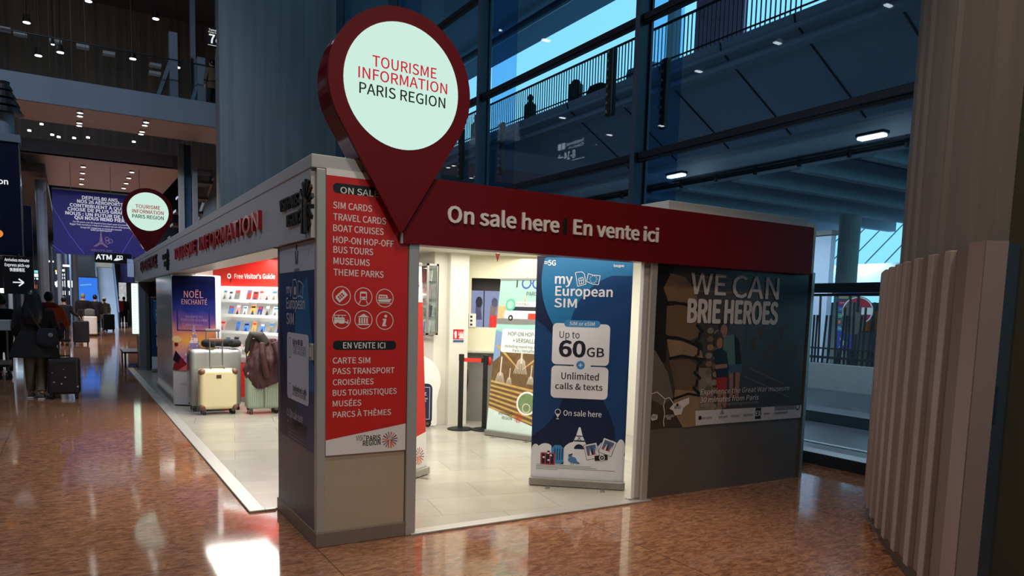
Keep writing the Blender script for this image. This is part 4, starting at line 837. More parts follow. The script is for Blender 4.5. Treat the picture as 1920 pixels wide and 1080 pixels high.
q = (3.2670,0.7990); pr.poly([(3.1340,0.7860), (3.1820,0.8260), (3.2820,0.8560), (3.3640,0.8760), (3.3680,0.8230), (3.3000,0.7830), (3.2780,0.7270), (3.2020,0.7210), (3.1800,0.7650)], TW, 12)
pr.text('MEAUX', (3.1920,0.7780), (3.2680,0.7800), .03, BLK, .01, 13).disc((3.2270,0.8150)[0], (3.2270,0.8150)[1], .014, BLK, 13)
pr.poly([(2.9100,0.7210), (2.9510,0.7470), (3.0010,0.7350), (2.9970,0.6980), (2.9430,0.6870)], TW, 12).text('PARIS', (2.9240,0.7060), (2.9880,0.7080), .026, BLK, .01, 13).text('DISNEYLAND', (3.0740,0.7080), (3.1900,0.7070), .024, TW, .004, 12).text('PARIS', (3.1100,0.6870), (3.1600,0.6870), .024, TW, .004, 12)
pr.line([(2.8600,0.9500), (2.9280,0.9250), (2.9820,0.9370), (3.0400,0.8980), (3.0790,0.8730), (3.0640,0.8170), (3.0810,0.7460), (3.0730,0.6750), (3.0820,0.6320)], .009, TW, 12).line([(3.0790,0.8730), (3.1280,0.8850), (3.1820,0.8260)], .009, TW, 12)
pr.build('artwork', t)

# ------------------------------------------------------------------ inside the kiosk, right part
struct(MB().box((3.06, 4.30, .012), (3.34, 4.58, 2.36)).build('trim_23', WHITEW))
struct(MB().box((2.87, 4.40, .012), (3.06, 4.44, 2.36)).build('trim_24', WHITEW))
struct(MB().box((2.87, 4.44, .012), (2.93, 7.2, 2.36)).build('wall_kiosk_partition', WHITEW))
FY = Frame((3.35, 4.6), (.857, -.517))
m = MB(); oz0, oz1, ox0, ox1 = 1.357, 2.045, .165, 1.2
m.fbox(FY, 0, oz1, 1.75, 2.36, -.08, 0).fbox(FY, 0, 1.02, 1.75, oz0, -.08, 0).fbox(FY, 0, oz0, ox0, oz1, -.08, 0).fbox(FY, ox1, oz0, 1.75, oz1, -.08, 0)
struct(m.build('wall_kiosk_diagonal', CREAMW))
struct(MB().fbox(FY, -.1, .012, 1.75, 1.0, -.12, -.04).build('wall_counter_front', mat('counter_grey', (136, 134, 128), .5)))
o = MB().fbox(FY, -.02, 1.0, 1.75, 1.035, -.1, .14).build('counter_shelf', mat('counter_top', (196, 194, 184), .4), bev=.008); tag(o, 'pale narrow counter shelf under the cream wall hatch', 'counter')
t = thing('hatch_screen', FY.p(.7, oz0, -.3), 'blue advertising screen seen through the hatch in the cream wall', 'screen')
MB().fbox(FY, ox0-.15, oz0-.15, ox1+.2, oz1+.05, -.62, -.58).build('casing', DGREY, t)
pr = Print(FY, -.58); EMB = mat('screen_blue', (50, 118, 236), .4, em=.45); EML = mat('screen_lilac', (178, 190, 238), .4, em=.55, var=.1); DRK = mat('screen_figure', (92, 92, 130), .4, em=.25, var=.3, scale=9)
pr.rect(ox0-.13, oz0-.13, ox1+.18, oz1-.16, EMB, 1).rect(ox0-.13, oz0-.13, .60, oz1-.16, EML, 2).rect(.315, oz0-.13, .33, oz1-.16, BLK, 4)
pr.poly([(.20, oz0+.1), (.30, oz0+.1), (.28, oz0+.25), (.30, oz0+.35), (.24, oz0+.42), (.2, oz0+.3)], DRK, 3).disc(.25, oz0+.36, .05, mat('screen_navy', (40, 40, 70), .4, em=.2), 4, rz=.08).poly([(.40, oz0-.05), (.52, oz0-.05), (.50, oz0+.2), (.53, oz0+.34), (.47, oz0+.44), (.42, oz0+.3)], mat('screen_skin', (210, 180, 170), .4, em=.35, var=.2, scale=9), 3).disc(.48, oz0+.36, .045, DRK, 4, rz=.07)
pr.text('Bienvenue', (.63, oz0+.22), (1.0, oz0+.22), .07, WHT, .015, 4).poly([(.60, oz0-.13), (ox1+.18, oz0-.13), (ox1+.18, oz0+.1), (.60, oz0-.02)], EML, 3)
pr.build('picture', t)
q = FY.p(.47, oz0, -.04)
o = MB().fbox(FY, .43, oz0, .53, oz0+.17, -.06, -.05).build('red_leaflet', mat('red_leaflet_print', (206, 40, 36), .4, var=.4, scale=20)); tag(o, 'small red leaflet standing on the hatch sill before the screen', 'leaflet')
t = thing('white_leaflet_holder', FY.p(.2, oz0, .02), 'white leaflet holder at the near corner of the hatch sill', 'leaflet holder')
MB().fbox(FY, .14, oz0, .24, oz0+.19, .002, .02).build('holder', WHT, t, bev=.004); pr = Print(FY, .02)
for k in range(3): pr.rect(.16, oz0+.02+k*.055, .19, oz0+.05+k*.055, NAVY, 1)
pr.build('marks', t)
for i, (z0, z1) in enumerate(((1.42, 1.55), (1.36, 1.415))):
    t = thing('notice', FY.p(.08, z0), ('framed white notice beside the hatch', 'small white notice under the framed one beside the hatch')[i], 'notice')
    MB().fbox(FY, .02, z0, .13, z1, 0, .008).build('sheet', CARD, t); pr = Print(FY, .008)
    for k in range(2+3*(1-i)): pr.line([(.03, z1-.02-k*.018), (.11, z1-.02-k*.018)], .004, GREYI, 1)
    pr.build('writing', t)
FC = Frame((3.06, 4.30), (1, 0)); t = thing('fire_sign', FC.p(.11, 1.2), 'red and white fire extinguisher sign on the white column', 'sign')
x0, x1, z0, z1 = .045, .22, 1.145, 1.335
MB().fbox(FC, x0, z0, x1, z1, 0, .004).build('plate', WHT, t); pr = Print(FC, .004)
REDF = mat('fire_red', (200, 28, 34), .4); pr.rect(x0+.006, z0+.045, x1-.006, z1-.006, REDF, 1).rect(x0+.03, z0+.06, x0+.06, z1-.03, WHT, 2, r=.012).line([(x0+.045, z1-.03), (x0+.02, z1-.07)], .006, WHT, 2)
for k in range(5): pr.poly([(x0+.09, z0+.06), (x0+.10+k*.018, z0+.06), (x0+.11+k*.013, z0+.10+.012*(k % 2))], WHT, 2).poly([(x0+.085+k*.016, z0+.1), (x0+.1+k*.016, z0+.1), (x0+.095+k*.016, z1-.02-.015*(k % 2))], WHT, 2)
pr.rect(x0+.006, z0+.006, x1-.006, z0+.038, mat('fire_blue', (60, 90, 130), .4), 1); pr.build('pictogram', t)
# queue posts
def stanchion(x, y, lab, cassette):
    t = thing('queue_post', (x, y, .012), lab, 'queue post', None)
    MB().lathe((x, y, .012), [(.17, 0), (.17, .012), (.14, .022), (.035, .034), (.035, .04)], 28).build('base', DSTEEL, t)
    MB().lathe((x, y, .03), [(.033, 0), (.033, .90), (.036, .90), (.036, .98), (.03, .985)], 18).build('post', BLACK, t)
    return t
a, b = (3.06, 3.93), (3.33, 3.76)
t = stanchion(*a, 'black queue post nearer the column, red belt pulled out of it', True); t2 = stanchion(*b, 'black queue post nearer the bus banner, catching the red belt', False)
dx, dy = b[0]-a[0], b[1]-a[1]; fr = Frame(a, (dx, dy)); D_ = math.hypot(dx, dy)
MB().fbox(fr, .03, .915, D_-.03, .965, -.002, .002).build('belt', mat('belt_red', (214, 44, 36), .6), t); MB().fbox(fr, D_-.055, .91, D_-.03, .97, -.012, .012).build('belt_clip', BLACK, t)
MB().ell((b[0]+.05, b[1]-.02, .93), (.025, .03, .06)).build('belt_end', mat('belt_red', (214, 44, 36), .6), t2)
# fire extinguisher
q = FY.p(.03, .0, .06); x, y = q.x, q.y
t = thing('fire_extinguisher', (x, y, .35), 'red fire extinguisher hung between the two queue posts', 'fire extinguisher')
MB().lathe((x, y, .32), [(.05, 0), (.07, .012), (.072, .05), (.072, .38), (.06, .42), (.03, .445), (.022, .46)], 18).build('cylinder', mat('extinguisher_red', (196, 20, 34), .25, coat=.5), t, smooth=True)
MB().lathe((x, y, .32), [(.074, .0), (.074, .07)], 18).build('foot_ring', BLACK, t)
m = MB(); m.cyl((x, y, .77), (x, y, .83), .022, 10).tube([(x-.09, y, .855), (x+.05, y, .83)], .01, 6).tube([(x-.08, y, .82), (x+.04, y, .81)], .009, 6); m.build('valve_lever', BLACK, t)
MB().tube([(x+.03, y-.03, .81), (x+.09, y-.05, .76), (x+.095, y-.06, .6), (x+.08, y-.06, .45)], .013, 8).build('hose', BLACK, t, smooth=True)
m = MB(); m.lathe((x, y, .43), [(.0735, 0), (.0735, .18)], 18); m.build('label', mat('extinguisher_label', (210, 120, 120), .4, var=.5, scale=40), t)
# glazed wall cabinet with leaflets
t = thing('glass_cabinet', (2.8, 4.7, 1.25), 'wall-hung glazed cabinet full of brochures beside the white column', 'cabinet')
x0, x1, y0, y1, z0, z1 = 2.70, 2.865, 4.26, 5.5, 1.25, 2.19
MB().box((x1-.012, y0, z0), (x1, y1, z1)).build('back_panel', WHITEW, t)
m = MB()
for x in (x0, x1-.03):
    for z in (z0, z1-.025): m.box((x, y0, z), (x+.025, y1, z+.025))
for z in (z0, z1-.025): m.box((x0, y0, z), (x1, y0+.025, z+.025))
for x, y in ((x0, y0), (x1-.025, y0), (x0, 4.86), (x0, y1-.025)): m.box((x, y, z0), (x+.025, y+.025, z1))
m.build('frame', ALU, t)
MB().box((x0+.008, y0+.02, z0+.02), (x0+.012, y1-.02, z1-.02)).build('door_glass', CLEAR, t); MB().box((x0+.02, y0+.008, z0+.02), (x1-.02, y0+.012, z1-.02)).build('side_glass', CLEAR, t)
for k in range(1, 4): MB().box((x0+.02, y0+.02, z0+k*.235), (x1-.012, y1-.02, z0+k*.235+.006)).build('shelf', CLEAR, t)
random.seed(11); cc = ((200, 196, 186), (150, 160, 180), (60, 58, 66), (110, 150, 190), (186, 150, 150), (96, 110, 96), (220, 214, 206)); names = ('cream', 'grey-blue', 'black', 'blue', 'pink', 'green', 'white')
for k in range(4):
    for j in range(5):
        c = (k*2+j*3) % 7; y = y0+.10+j*.19; hh = (.17, .15, .19, .14, .18)[(k+j) % 5]
        b = MB(); zz = z0+(.026 if k == 0 else k*.235+.007); b.box((-.008, -.045-.01*(j % 2), 0), (.008, .045+.01*(j % 2), hh))
        o = b.build('brochure', mat('cab_'+names[c], cc[c], .5, var=.3, scale=30)); o.location = (x0+.055+.02*(k % 2), y, zz+.001); o.rotation_euler = (0, .12, .2)
        tag(o, '%s brochure, %s from the near end on the %s cabinet shelf' % (names[c], ('first', 'second', 'third', 'fourth', 'fifth')[j], ('bottom', 'second lowest', 'third', 'top')[k]), 'brochure', 'brochures in the glass cabinet')
# die-cut luggage board and red desk
FX = Frame((2.60, 4.30), (.95, -.31)); t = thing('cutout_board', FX.p(.1, .012), 'round white cut-out board printed with a dark blue suitcase', 'display board')
ro = [(.02+.40*math.cos(R_(a)), .60+.40*math.sin(R_(a))) for a in range(-25, 206, 11)]
out = [(.255, .02), (.27, .06), (.26, .35)]+[p for p in [(-.05+.36*math.cos(R_(a)), .62+.36*math.sin(R_(a))) for a in range(-22, 200, 11)]]+[(-.35, .02)]
MB().fprism(FX, [(a, b+.012) for a, b in out], -.012, 0).build('board', WHT, t)
pr = Print(FX); BX = mat('suitcase_navy', (24, 28, 62), .45)
pr.rect(-.26, .05, .20, .60, BX, 1, r=.07).ring(.14, .06, .05, .03, BLK, 2).disc(.14, .06, .02, DGREY, 3).line([(-.2, .6), (-.2, .88), (.04, .88), (.04, .6)], .035, BX, 1).line([(-.22, .1), (-.22, .55), (.165, .55), (.165, .12), (-.22, .1)], .006, CARD, 2)
pr.text('HANDS FREE', (-.19, .44), (.12, .44), .04, CARD, .02, 2).text('store your luggage', (-.19, .39), (.14, .39), .022, CARD, .004, 2).text('while you explore', (-.19, .355), (.12, .355), .022, CARD, .004, 2).rect(-.08, .14, .0, .2, mat('tag_yellow', (220, 170, 70), .5), 2).rect(-.08, .2, -.03, .27, mat('tag_pink', (200, 90, 80), .5), 2)
pr.text('LUGGAGE', (-.12, .86), (.08, .86), .03, BLK, .01, 1).text('STORAGE', (-.02, .82), (.08, .82), .03, BLK, .01, 1)
pr.build('artwork', t)
t = thing('reception_desk', (2.3, 5.6, .012), 'red reception desk end glimpsed behind the cut-out suitcase board', 'desk')
MB().box((1.9, 5.3, .012), (2.62, 5.9, 1.10)).build('body', mat('desk_red', (186, 22, 30), .35), t, bev=.02); MB().box((1.85, 5.25, 1.10), (2.66, 5.95, 1.14)).build('top', WHT, t, bev=.006)
t = thing('monitor', (2.45, 5.5, 1.14), 'black computer monitor on the red reception desk', 'monitor')
MB().box((2.3, 5.5, 1.20), (2.62, 5.53, 1.42)).build('screen', BLACK, t, bev=.006); MB().box((2.44, 5.5, 1.14), (2.48, 5.54, 1.22)).build('stand', BLACK, t); MB().box((2.38, 5.44, 1.14), (2.54, 5.6, 1.15)).build('foot', BLACK, t)
q = (1.579,0.450,2.003)
o = MB().add([(q[0]-.02, .45, 2.05), (q[0]+.022, .45, 2.05), (q[0], .45, 1.985), (q[0]-.02, .453, 2.05), (q[0]+.022, .453, 2.05), (q[0], .453, 1.985)], [(0, 1, 2), (5, 4, 3), (0, 3, 4, 1), (1, 4, 5, 2), (2, 5, 3, 0)]).build('pennant', mat('pennant_red', (140, 40, 50), .5)); tag(o, 'tiny red pennant hanging under the doorway header', 'pennant')
q3 = o; MB().box((q[0]-.002, .45, 2.05), (q[0]+.002, .453, 2.37)).build('string', WHT, o)


# ------------------------------------------------------------------ left part of the kiosk
# panel pier between the two openings
t = thing('panel_pier', (.05, 8.9, .012), 'glossy grey panel pier behind the dark blue Noël display', 'pier')
MB().box((.0, 7.72, .10), (.12, 10.1, 2.012)).build('panel', mat('gloss_grey_panel', (120, 122, 130), .16, coat=.4), t); MB().box((-.01, 7.70, .012), (.14, 10.12, .10)).build('baseboard', DGREY, t, bev=.004)
struct(MB().box((.0, 14.0, .0), (.13, 14.82, 2.03)).build('trim_25', mat('end_post_grey', (124, 128, 138), .4)))
struct(MB().box((.13, 13.9, .0), (.2, 14.85, 2.1)).build('trim_26', DGREY))
struct(MB().box((.2, 14.6, .012), (1.4, 14.7, 2.36)).build('wall_kiosk_far', mat('grey_partition', (120, 118, 118), .5)))
struct(MB().box((1.1, 9.0, .012), (1.2, 14.6, 2.36)).build('wall_kiosk_inner', mat('grey_partition', (120, 118, 118), .5)))
# Noël display totem
FN = Frame((-.035, 7.497), (.516, -.368)); WN = .70
t = thing('display_totem', FN.p(.35, .012, -.1), 'tall dark blue NOËL ENCHANTÉ display with sunset picture', 'display')
NB = mat('totem_white', (186, 188, 194), .35); MB().fbox(FN, 0, .03, WN, 2.0, -.16, 0).build('body', NB, t, bev=.012)
MB().fbox(FN, .02, .012, WN-.02, .03, -.15, -.01).build('foot', BLACK, t)
pr = Print(FN, .001)
zb, zt = .56, 1.985
m1 = bpy.data.materials.new('sunset_print'); m1.use_nodes = True; nt = m1.node_tree; n_ = nt.nodes; l_ = nt.links; b_ = n_['Principled BSDF']; b_.inputs['Roughness'].default_value = .2
tc = n_.new('ShaderNodeTexCoord'); sp = n_.new('ShaderNodeSeparateXYZ'); mr = n_.new('ShaderNodeMapRange'); mr.inputs[1].default_value = zb-.012; mr.inputs[2].default_value = zt-.012; rp = n_.new('ShaderNodeValToRGB')
no_ = n_.new('ShaderNodeTexNoise'); no_.inputs['Scale'].default_value = 4; ad = n_.new('ShaderNodeMath'); ad.operation = 'MULTIPLY_ADD'; ad.inputs[1].default_value = .16
l_.new(tc.outputs['Object'], sp.inputs[0]); l_.new(sp.outputs[2], mr.inputs[0]); l_.new(tc.outputs['Object'], no_.inputs['Vector']); l_.new(no_.outputs[0], ad.inputs[0]); l_.new(mr.outputs[0], ad.inputs[2]); l_.new(ad.outputs[0], rp.inputs[0]); l_.new(rp.outputs[0], b_.inputs['Base Color'])
el = rp.color_ramp.elements; el[0].position = .05; el[0].color = (*lin((120, 60, 90)), 1); el[1].position = 1; el[1].color = (*lin((14, 16, 50)), 1)
for p_, c_ in ((.25, (176, 120, 150)), (.38, (224, 160, 70)), (.48, (206, 128, 96)), (.6, (110, 72, 130)), (.72, (40, 48, 120)), (.85, (20, 26, 78))): e_ = el.new(p_); e_.color = (*lin(c_), 1)
pr.rect(.012, zb, WN-.012, zt, m1, 1, r=.03)
IV = mat('frost_ivory', (226, 206, 214), .3, var=.15, scale=20); LI = mat('frost_lilac', (150, 130, 180), .3, var=.25, scale=20); PK = mat('frost_pink', (196, 136, 130), .3)
pr.text('NOËL', (.20, 1.66), (.50, 1.66), .10, PK, .0, 4).text('ENCHANTÉ', (.16, 1.56), (.56, 1.56), .075, PK, .0, 4).text('EN VENTE ICI', (.22, 1.36), (.48, 1.36), .03, LI, .003, 4).text('TICKETS ON SALE HERE', (.14, 1.31), (.56, 1.31), .034, LI, .003, 4).text('at the best price', (.22, 1.24), (.48, 1.24), .028, LI, .0, 4)
pr.rect(.08, 1.17, .10, 1.50, mat('dim_frame', (34, 44, 96), .2), 2).rect(.08, 1.16, .60, 1.175, mat('dim_frame', (34, 44, 96), .2), 2).rect(.58, 1.17, .60, 1.5, mat('dim_frame', (34, 44, 96), .2), 2)
# a plain frosted tree of the same size and colours, with baubles
for k, (zz, ww) in enumerate(((.56, .23), (.68, .19), (.79, .15), (.89, .11), (.98, .075), (1.06, .045))): pr.poly([(.35-ww, zz), (.35+ww, zz), (.35+ww*.25, zz+.17), (.35, zz+.2), (.35-ww*.25, zz+.17)], (IV, LI)[k % 2], 3+k)
random.seed(5)
for k in range(46):
    zz = .6+.55*random.random(); ww = .24*(1.2-zz)/.64; pr.disc(.35+(random.random()*2-1)*ww, zz, .008+.008*random.random(), (IV, PK, LI, mat('bauble_gold', (230, 190, 90), .3))[k % 4], 12, n=8)
pr.disc(.08, 1.03, .075, mat('balloon_cream', (206, 180, 130), .3, var=.2), 12, rz=.05).disc(.62, .93, .08, mat('balloon_gold', (216, 180, 90), .3, var=.2), 12, rz=.05).disc(.07, .95, .03, mat('maroon_blot', (110, 24, 30), .3), 12)
pr.poly([(.012, .60), (.1, .80), (.2, .7), (.28, .58), (.24, zb), (.012, zb)], mat('maroon_blot', (110, 24, 30), .3), 13).poly([(.012, .72), (.06, .86), (.14, .76), (.1, .66)], mat('dark_pelt', (26, 18, 26), .3), 14).poly([(.1, zb), (.24, .66), (.34, .6), (.4, zb)], mat('rose_blot', (196, 96, 100), .3), 14).poly([(.34, zb), (.46, .66), (.56, .62), (.62, zb)], mat('mauve_blot', (110, 80, 130), .3), 14)
pr.rect(.14, .355, .40, .362, GREYI, 1) if False else pr.text('MERVEILLEUX NOËL', (.13, .33), (.55, .33), .03, GREYI, 0, 2)
pr.build('artwork', t)

# free visitor's guide rack
FK = Frame((.77, 8.53), (.75, -1.16)); WK = 1.75
t = thing('brochure_rack', FK.p(.8, .012), "lit white brochure rack with red Free Visitor's Guide header", 'rack')
RW = mat('rack_white', (232, 236, 234), .4, var=.02)
MB().fbox(FK, 0, .012, WK, 2.34, -.06, -.03).build('back_panel', RW, t)
MB().fbox(FK, -.02, 1.87, WK, 2.34, -.03, .05).build('header', REDO, t)
MB().fbox(FK, -.02, .1, WK, .62, -.03, .34).build('lower_cabinet', mat('rack_red', (206, 40, 36), .4), t); MB().fbox(FK, -.02, .012, WK, .1, -.03, .3).build('plinth', WHITEP, t)
m = MB(); m.fbox(FK, -.14, .012, -.02, 2.34, -.1, .40); m.build('side_post', WHITEW, t, bev=.004)
MB().fbox(FK, -.02, 2.34, WK, 2.36, -.03, .2).build('top_trim', WHITEP, t) if False else None
zsh = ((-0.0094,1.6270)[1], (-0.0014,1.3860)[1], (-0.0058,1.1170)[1], (-0.0225,0.8720)[1], .75)
for i, z in enumerate(zsh):
    d1 = .12+.055*i
    MB().add([FK.p(a, zz, d) for a in (0, WK) for zz, d in ((z, d1-.12), (z-.012, d1-.12), (z-.012, d1), (z+.035, d1+.004), (z+.035, d1-.003), (z, d1-.008))], [(0, 1, 2, 3, 4, 5)[::-1], (6, 7, 8, 9, 10, 11)]+[(k, (k+1) % 6, 6+(k+1) % 6, 6+k) for k in range(6)]).build('shelf', RW, t)
    MB().fbox(FK, 0, z, .008, z+.2, d1-.14, d1).build('shelf_end', CLEAR, t)
MB().fbox(FK, 0, 1.845, WK, 1.868, -.02, .12).build('light_strip', mat('led_strip', (245, 250, 245), .4, em=4, var=0), t)
pr = Print(FK, .051); a = (0.4962,1.9690); b = (1.3322,1.9500)
pr.text("Free Visitor's Guide", (a[0]-.02, 2.0), (a[0]+.86, 2.0), .075, WHT, .02, 2).disc(a[0]-.14, 2.04, .045, WHT, 2).disc(a[0]-.14, 2.04, .02, BLK, 3).poly([(a[0]-.12, 1.99), (a[0]-.09, 1.99), (a[0]-.12, 1.9)], BLK, 2); pr.build('header_lettering', t)
MB().tube([FK.p(0, zsh[2]+.09, .32), FK.p(.22, zsh[2]+.06, .36)], .022, 8).build('red_rail', mat('rail_red', (204, 40, 40), .4), t)
cols = {'blue': (70, 120, 200), 'red': (214, 50, 44), 'pale grey': (190, 190, 186), 'pink': (224, 150, 150), 'orange': (222, 150, 70), 'grey': (120, 120, 116), 'navy': (40, 50, 110), 'white': (228, 228, 222), 'teal': (80, 150, 160), 'yellow': (224, 190, 80)}
rows = (('pale grey', 'pale grey', 'pale grey', 'grey', None, 'red', 'red', 'pink', 'pink', 'pink', 'pale grey', 'white'), ('blue', None, 'blue', 'pink', 'white', 'orange', 'navy', 'grey', 'white', 'blue'), ('yellow', 'pink', None, 'blue', 'blue', 'orange', 'blue', 'grey', 'navy'), ('pale grey', None, 'grey', 'grey', None, 'pale grey', 'yellow', 'teal', 'navy'), (None, 'white', 'teal', 'white', 'yellow', 'grey', 'blue'))
nmr = ('top', 'second', 'third', 'fourth', 'lowest'); ordn = ('first', 'second', 'third', 'fourth', 'fifth', 'sixth', 'seventh', 'eighth', 'ninth', 'tenth', 'eleventh', 'twelfth')
for i, row in enumerate(rows):
    k = 0; d1 = .12+.055*i
    for j, c in enumerate(row):
        if not c: continue
        k += 1; x = .10+j*(WK-.15)/len(row); wd = .085+.02*((i+j) % 3 == 0); hh = .17+.02*(j % 2)
        z = zsh[i]; f2 = Frame(FK.p(x, z+.002, d1-.03), FK.r, up=(FK.u*math.cos(.28)-FK.n*math.sin(.28)))
        b = MB(); b.fbox(f2, 0, 0, wd, hh, 0, .008); o = b.build('brochure', mat('brochure_'+c.replace(' ', '_'), cols[c], .4, var=.55, scale=14+3*(i % 2)))
        pr = Print(f2, .008); q_ = (j*7+i*3) % 4
        pr.rect(.01, hh*.76, wd-.01, hh*.92, (WHT, REDO, NAVY, BLUE2)[q_], 1).poly([(.012, .02), (wd-.012, .02), (wd*.5, hh*.6)], (DGREY, NAVY, GREYI, BLUE1)[(q_+1) % 4], 1)
        pr.build('cover', o)
        tag(o, '%s brochure, %s from the post on the %s rack shelf' % (c, ordn[k-1], nmr[i]), 'brochure', 'brochures on the rack')

# ------------------------------------------------------------------ luggage in front of the rack
def wheel(mb, c, r=.03, wd=.02, ax=(1, 0)):
    a = Vector((ax[0], ax[1], 0)).normalized()*wd
    for sg in (-1, 1): mb.cyl(Vector(c)+a*sg*.6-a*.25, Vector(c)+a*sg*.6+a*.25, r, 14)
def suitcase(name, loc, rz, w_, d, h, mats, lab, ribs=0, handle=0, corners=None, badge=None, zipc=None, seed=0):
    """upright four-wheel case; local x across, -y front"""
    shell, trim, wheelm = mats; t = thing(name, (0, 0, 0), lab, 'suitcase'); z0 = .075
    MB().box((-w_/2, -d/2, z0), (w_/2, d/2, z0+h)).build('shell', shell, t, bev=min(.05, d*.22), seg=4, local=True)
    MB().box((-w_/2-.002, -.012, z0+.02), (w_/2+.002, .012, z0+h-.02)).build('zip', zipc or trim, t, bev=.008, local=True) if not ribs or zipc else None
    m = MB(); m.box((-w_/2-.001, -.012, z0+.05), (w_/2+.001, .012, z0+h-.05))
    for sx in (-1, 1):
        for sy in (-1, 1):
            m = MB(); x, y = sx*(w_/2-.055), sy*(d/2-.045); m.box((x-.025, y-.025, .045), (x+.025, y+.025, z0+.02)); u = m.build('wheel_fork', trim, t, bev=.006, local=True)
            m = MB(); wheel(m, (x, y-.008, .033), .032, .022, (1, .25*sx)); m.build('wheel', wheelm, u, local=True)
    if ribs:
        m = MB()
        for k in range(ribs):
            x = -w_/2+.05+k*(w_-.1)/(ribs-1)
            m.box((x-.007, -d/2-.006, z0+.04), (x+.007, -d/2+.01, z0+h-.045)); m.box((x-.007, d/2-.01, z0+.04), (x+.007, d/2+.006, z0+h-.045))
        m.build('ribs', shell, t, bev=.004, local=True)
    MB().tube([(-.09, -.015, z0+h), (-.085, -.015, z0+h+.03), (.085, -.015, z0+h+.03), (.09, -.015, z0+h)], .009, 6).build('top_handle', trim, t, local=True)
    if handle:
        m = MB()
        for sx in (-1, 1): m.tube([(sx*.085, d/2-.045, z0+h-.03), (sx*.085, d/2-.045, z0+h+handle)], .010, 8)
        u = m.build('pull_handle', ALU, t, local=True); MB().box((-.105, d/2-.066, z0+h+handle-.01), (.105, d/2-.024, z0+h+handle+.03)).build('grip', corners or trim, u, bev=.01, local=True)
    if corners:
        for sx in (-1, 1):
            for sz in (0, 1):
                m = MB(); zz = z0+(h-.035 if sz else .035); m.ell((sx*(w_/2-.035), -d/2+.04, zz), (.05, .052, .05), 14, 9); m.build('corner_guard', corners, t, local=True, smooth=True)
    if badge: MB().box((-.032, -d/2-.005, z0+h*.78), (.032, -d/2+.004, z0+h*.87)).build('badge', badge, t, local=True, bev=.002)
    t.location = loc; t.rotation_euler = (0, 0, rz); return t
CREAM = mat('case_cream', (222, 210, 168), .4, var=.03); BROWN = mat('leather_brown', (112, 74, 56), .5, var=.15); SILV = mat('case_silver', (176, 176, 174), .4, .2, var=.05); SAGE = mat('case_sage', (150, 164, 146), .45, var=.04)
suitcase('suitcase', (.43, 6.42, .012), .0, .50, .26, .57, (CREAM, DGREY, BLACK), 'cream hard suitcase with brown corner guards and raised handle', handle=.40, corners=BROWN, badge=mat('badge_bronze', (92, 70, 40), .4, .5))
big = suitcase('suitcase', (.46, 6.86, .012), .02, .70, .34, .83, (SILV, DGREY, BLACK), 'big silver suitcase under clear cover behind the cream suitcase', handle=.26)
MB().box((-.358, -.178, .072), (.358, .178, .912)).build('plastic_cover', glass('plastic_film', (.92, .94, .94), 1.6, .12), big, bev=.06, seg=4, local=True)
sage = suitcase('suitcase', (1.02, 6.28, .012), .0, .46, .25, .56, (SAGE, DGREY, BLACK), 'sage green ribbed suitcase under the maroon jacket', ribs=15)
MB().box((-.006, -.137, .1), (.006, -.12, .61)).build('centre_seam', DGREY, sage, local=True)
suitcase('suitcase', (1.44, 6.62, .012), .1, .42, .26, .62, (mat('case_midnight', (26, 28, 46), .5), BLACK, BLACK), 'dark navy suitcase behind the sage one, mostly hidden by the pillar')
# neck pillow
mb = MB(); c = Vector((.56, 6.84, .99)); mb.tube([c+Vector((.22*math.cos(R_(a)), .13*math.sin(R_(a)), .01)) for a in range(-60, 241, 20)], [(.06, .068)]*16, 10); o = mb.build('neck_pillow', MATB, remesh=.018, smo=3); tag(o, 'black neck pillow lying on top of the silver suitcase', 'pillow')
# maroon jacket over the sage suitcase
JK = mat('maroon_cloth', (60, 27, 31), .7, var=.35, scale=8)
def cloth_blob(rings_fn, nz, nth, name, m, amp=.03, fr=5, seed=0, rem=.015, parent=None, smo=1):
    rings = []
    for i in range(nz):
        ring = []
        for j in range(nth):
            p, nrm = rings_fn(i/(nz-1), 2*math.pi*j/nth); q = Vector((p.x*fr*2.2, p.y*fr*2.2, p.z*fr*.5+seed)); ring.append(p+nrm*amp*(noise.noise(q)+.5*noise.noise(q*2.3)))
        rings.append(ring)
    mb = MB(); mb.loft(rings); return mb.build(name, m, parent, remesh=rem, smo=smo)
def jk(u, a):
    z = .48+.62*u; w1 = .30+.03*math.sin(u*7)-.16*max(0, u-.55)*2.2; d1 = .20+.02*math.sin(u*5)-.10*max(0, u-.55)*2
    low = .10*max(0, .35-u)/.35*math.cos(2*a+.8)+.05*math.sin(3*a)*max(0, .3-u)
    p = Vector((1.05+.05*(1-u)+w1*math.cos(a), 6.28+d1*math.sin(a), z+low*(1 if u < .4 else 0)))
    return p, Vector((math.cos(a), math.sin(a), 0))
jkt = cloth_blob(jk, 26, 48, 'jacket', JK, .055, 6, 2.0, .013)
tag(jkt, 'maroon jacket draped in folds over the sage green suitcase', 'jacket')
mb = MB(); mb.tube([(1.14, 6.06, 1.06), (1.20, 6.02, .90), (1.24, 6.0, .72), (1.23, 6.01, .52)], [.055, .06, .058, .05], 10); mb.build('sleeve', JK, jkt, remesh=.012, smo=2)
mb = MB(); mb.tube([(.98, 6.07, 1.05), (.97, 6.03, .9), (1.0, 6.02, .72), (1.04, 6.03, .55)], [.045, .05, .05, .045], 10); mb.build('sleeve', JK, jkt, remesh=.012, smo=2)
MB().tube([(1.22, 6.06, 1.0), (1.30, 6.05, .95), (1.33, 6.05, .8)], [(.035, .012)]*3, 8).build('collar', mat('jacket_lining', (120, 92, 84), .6), jkt)
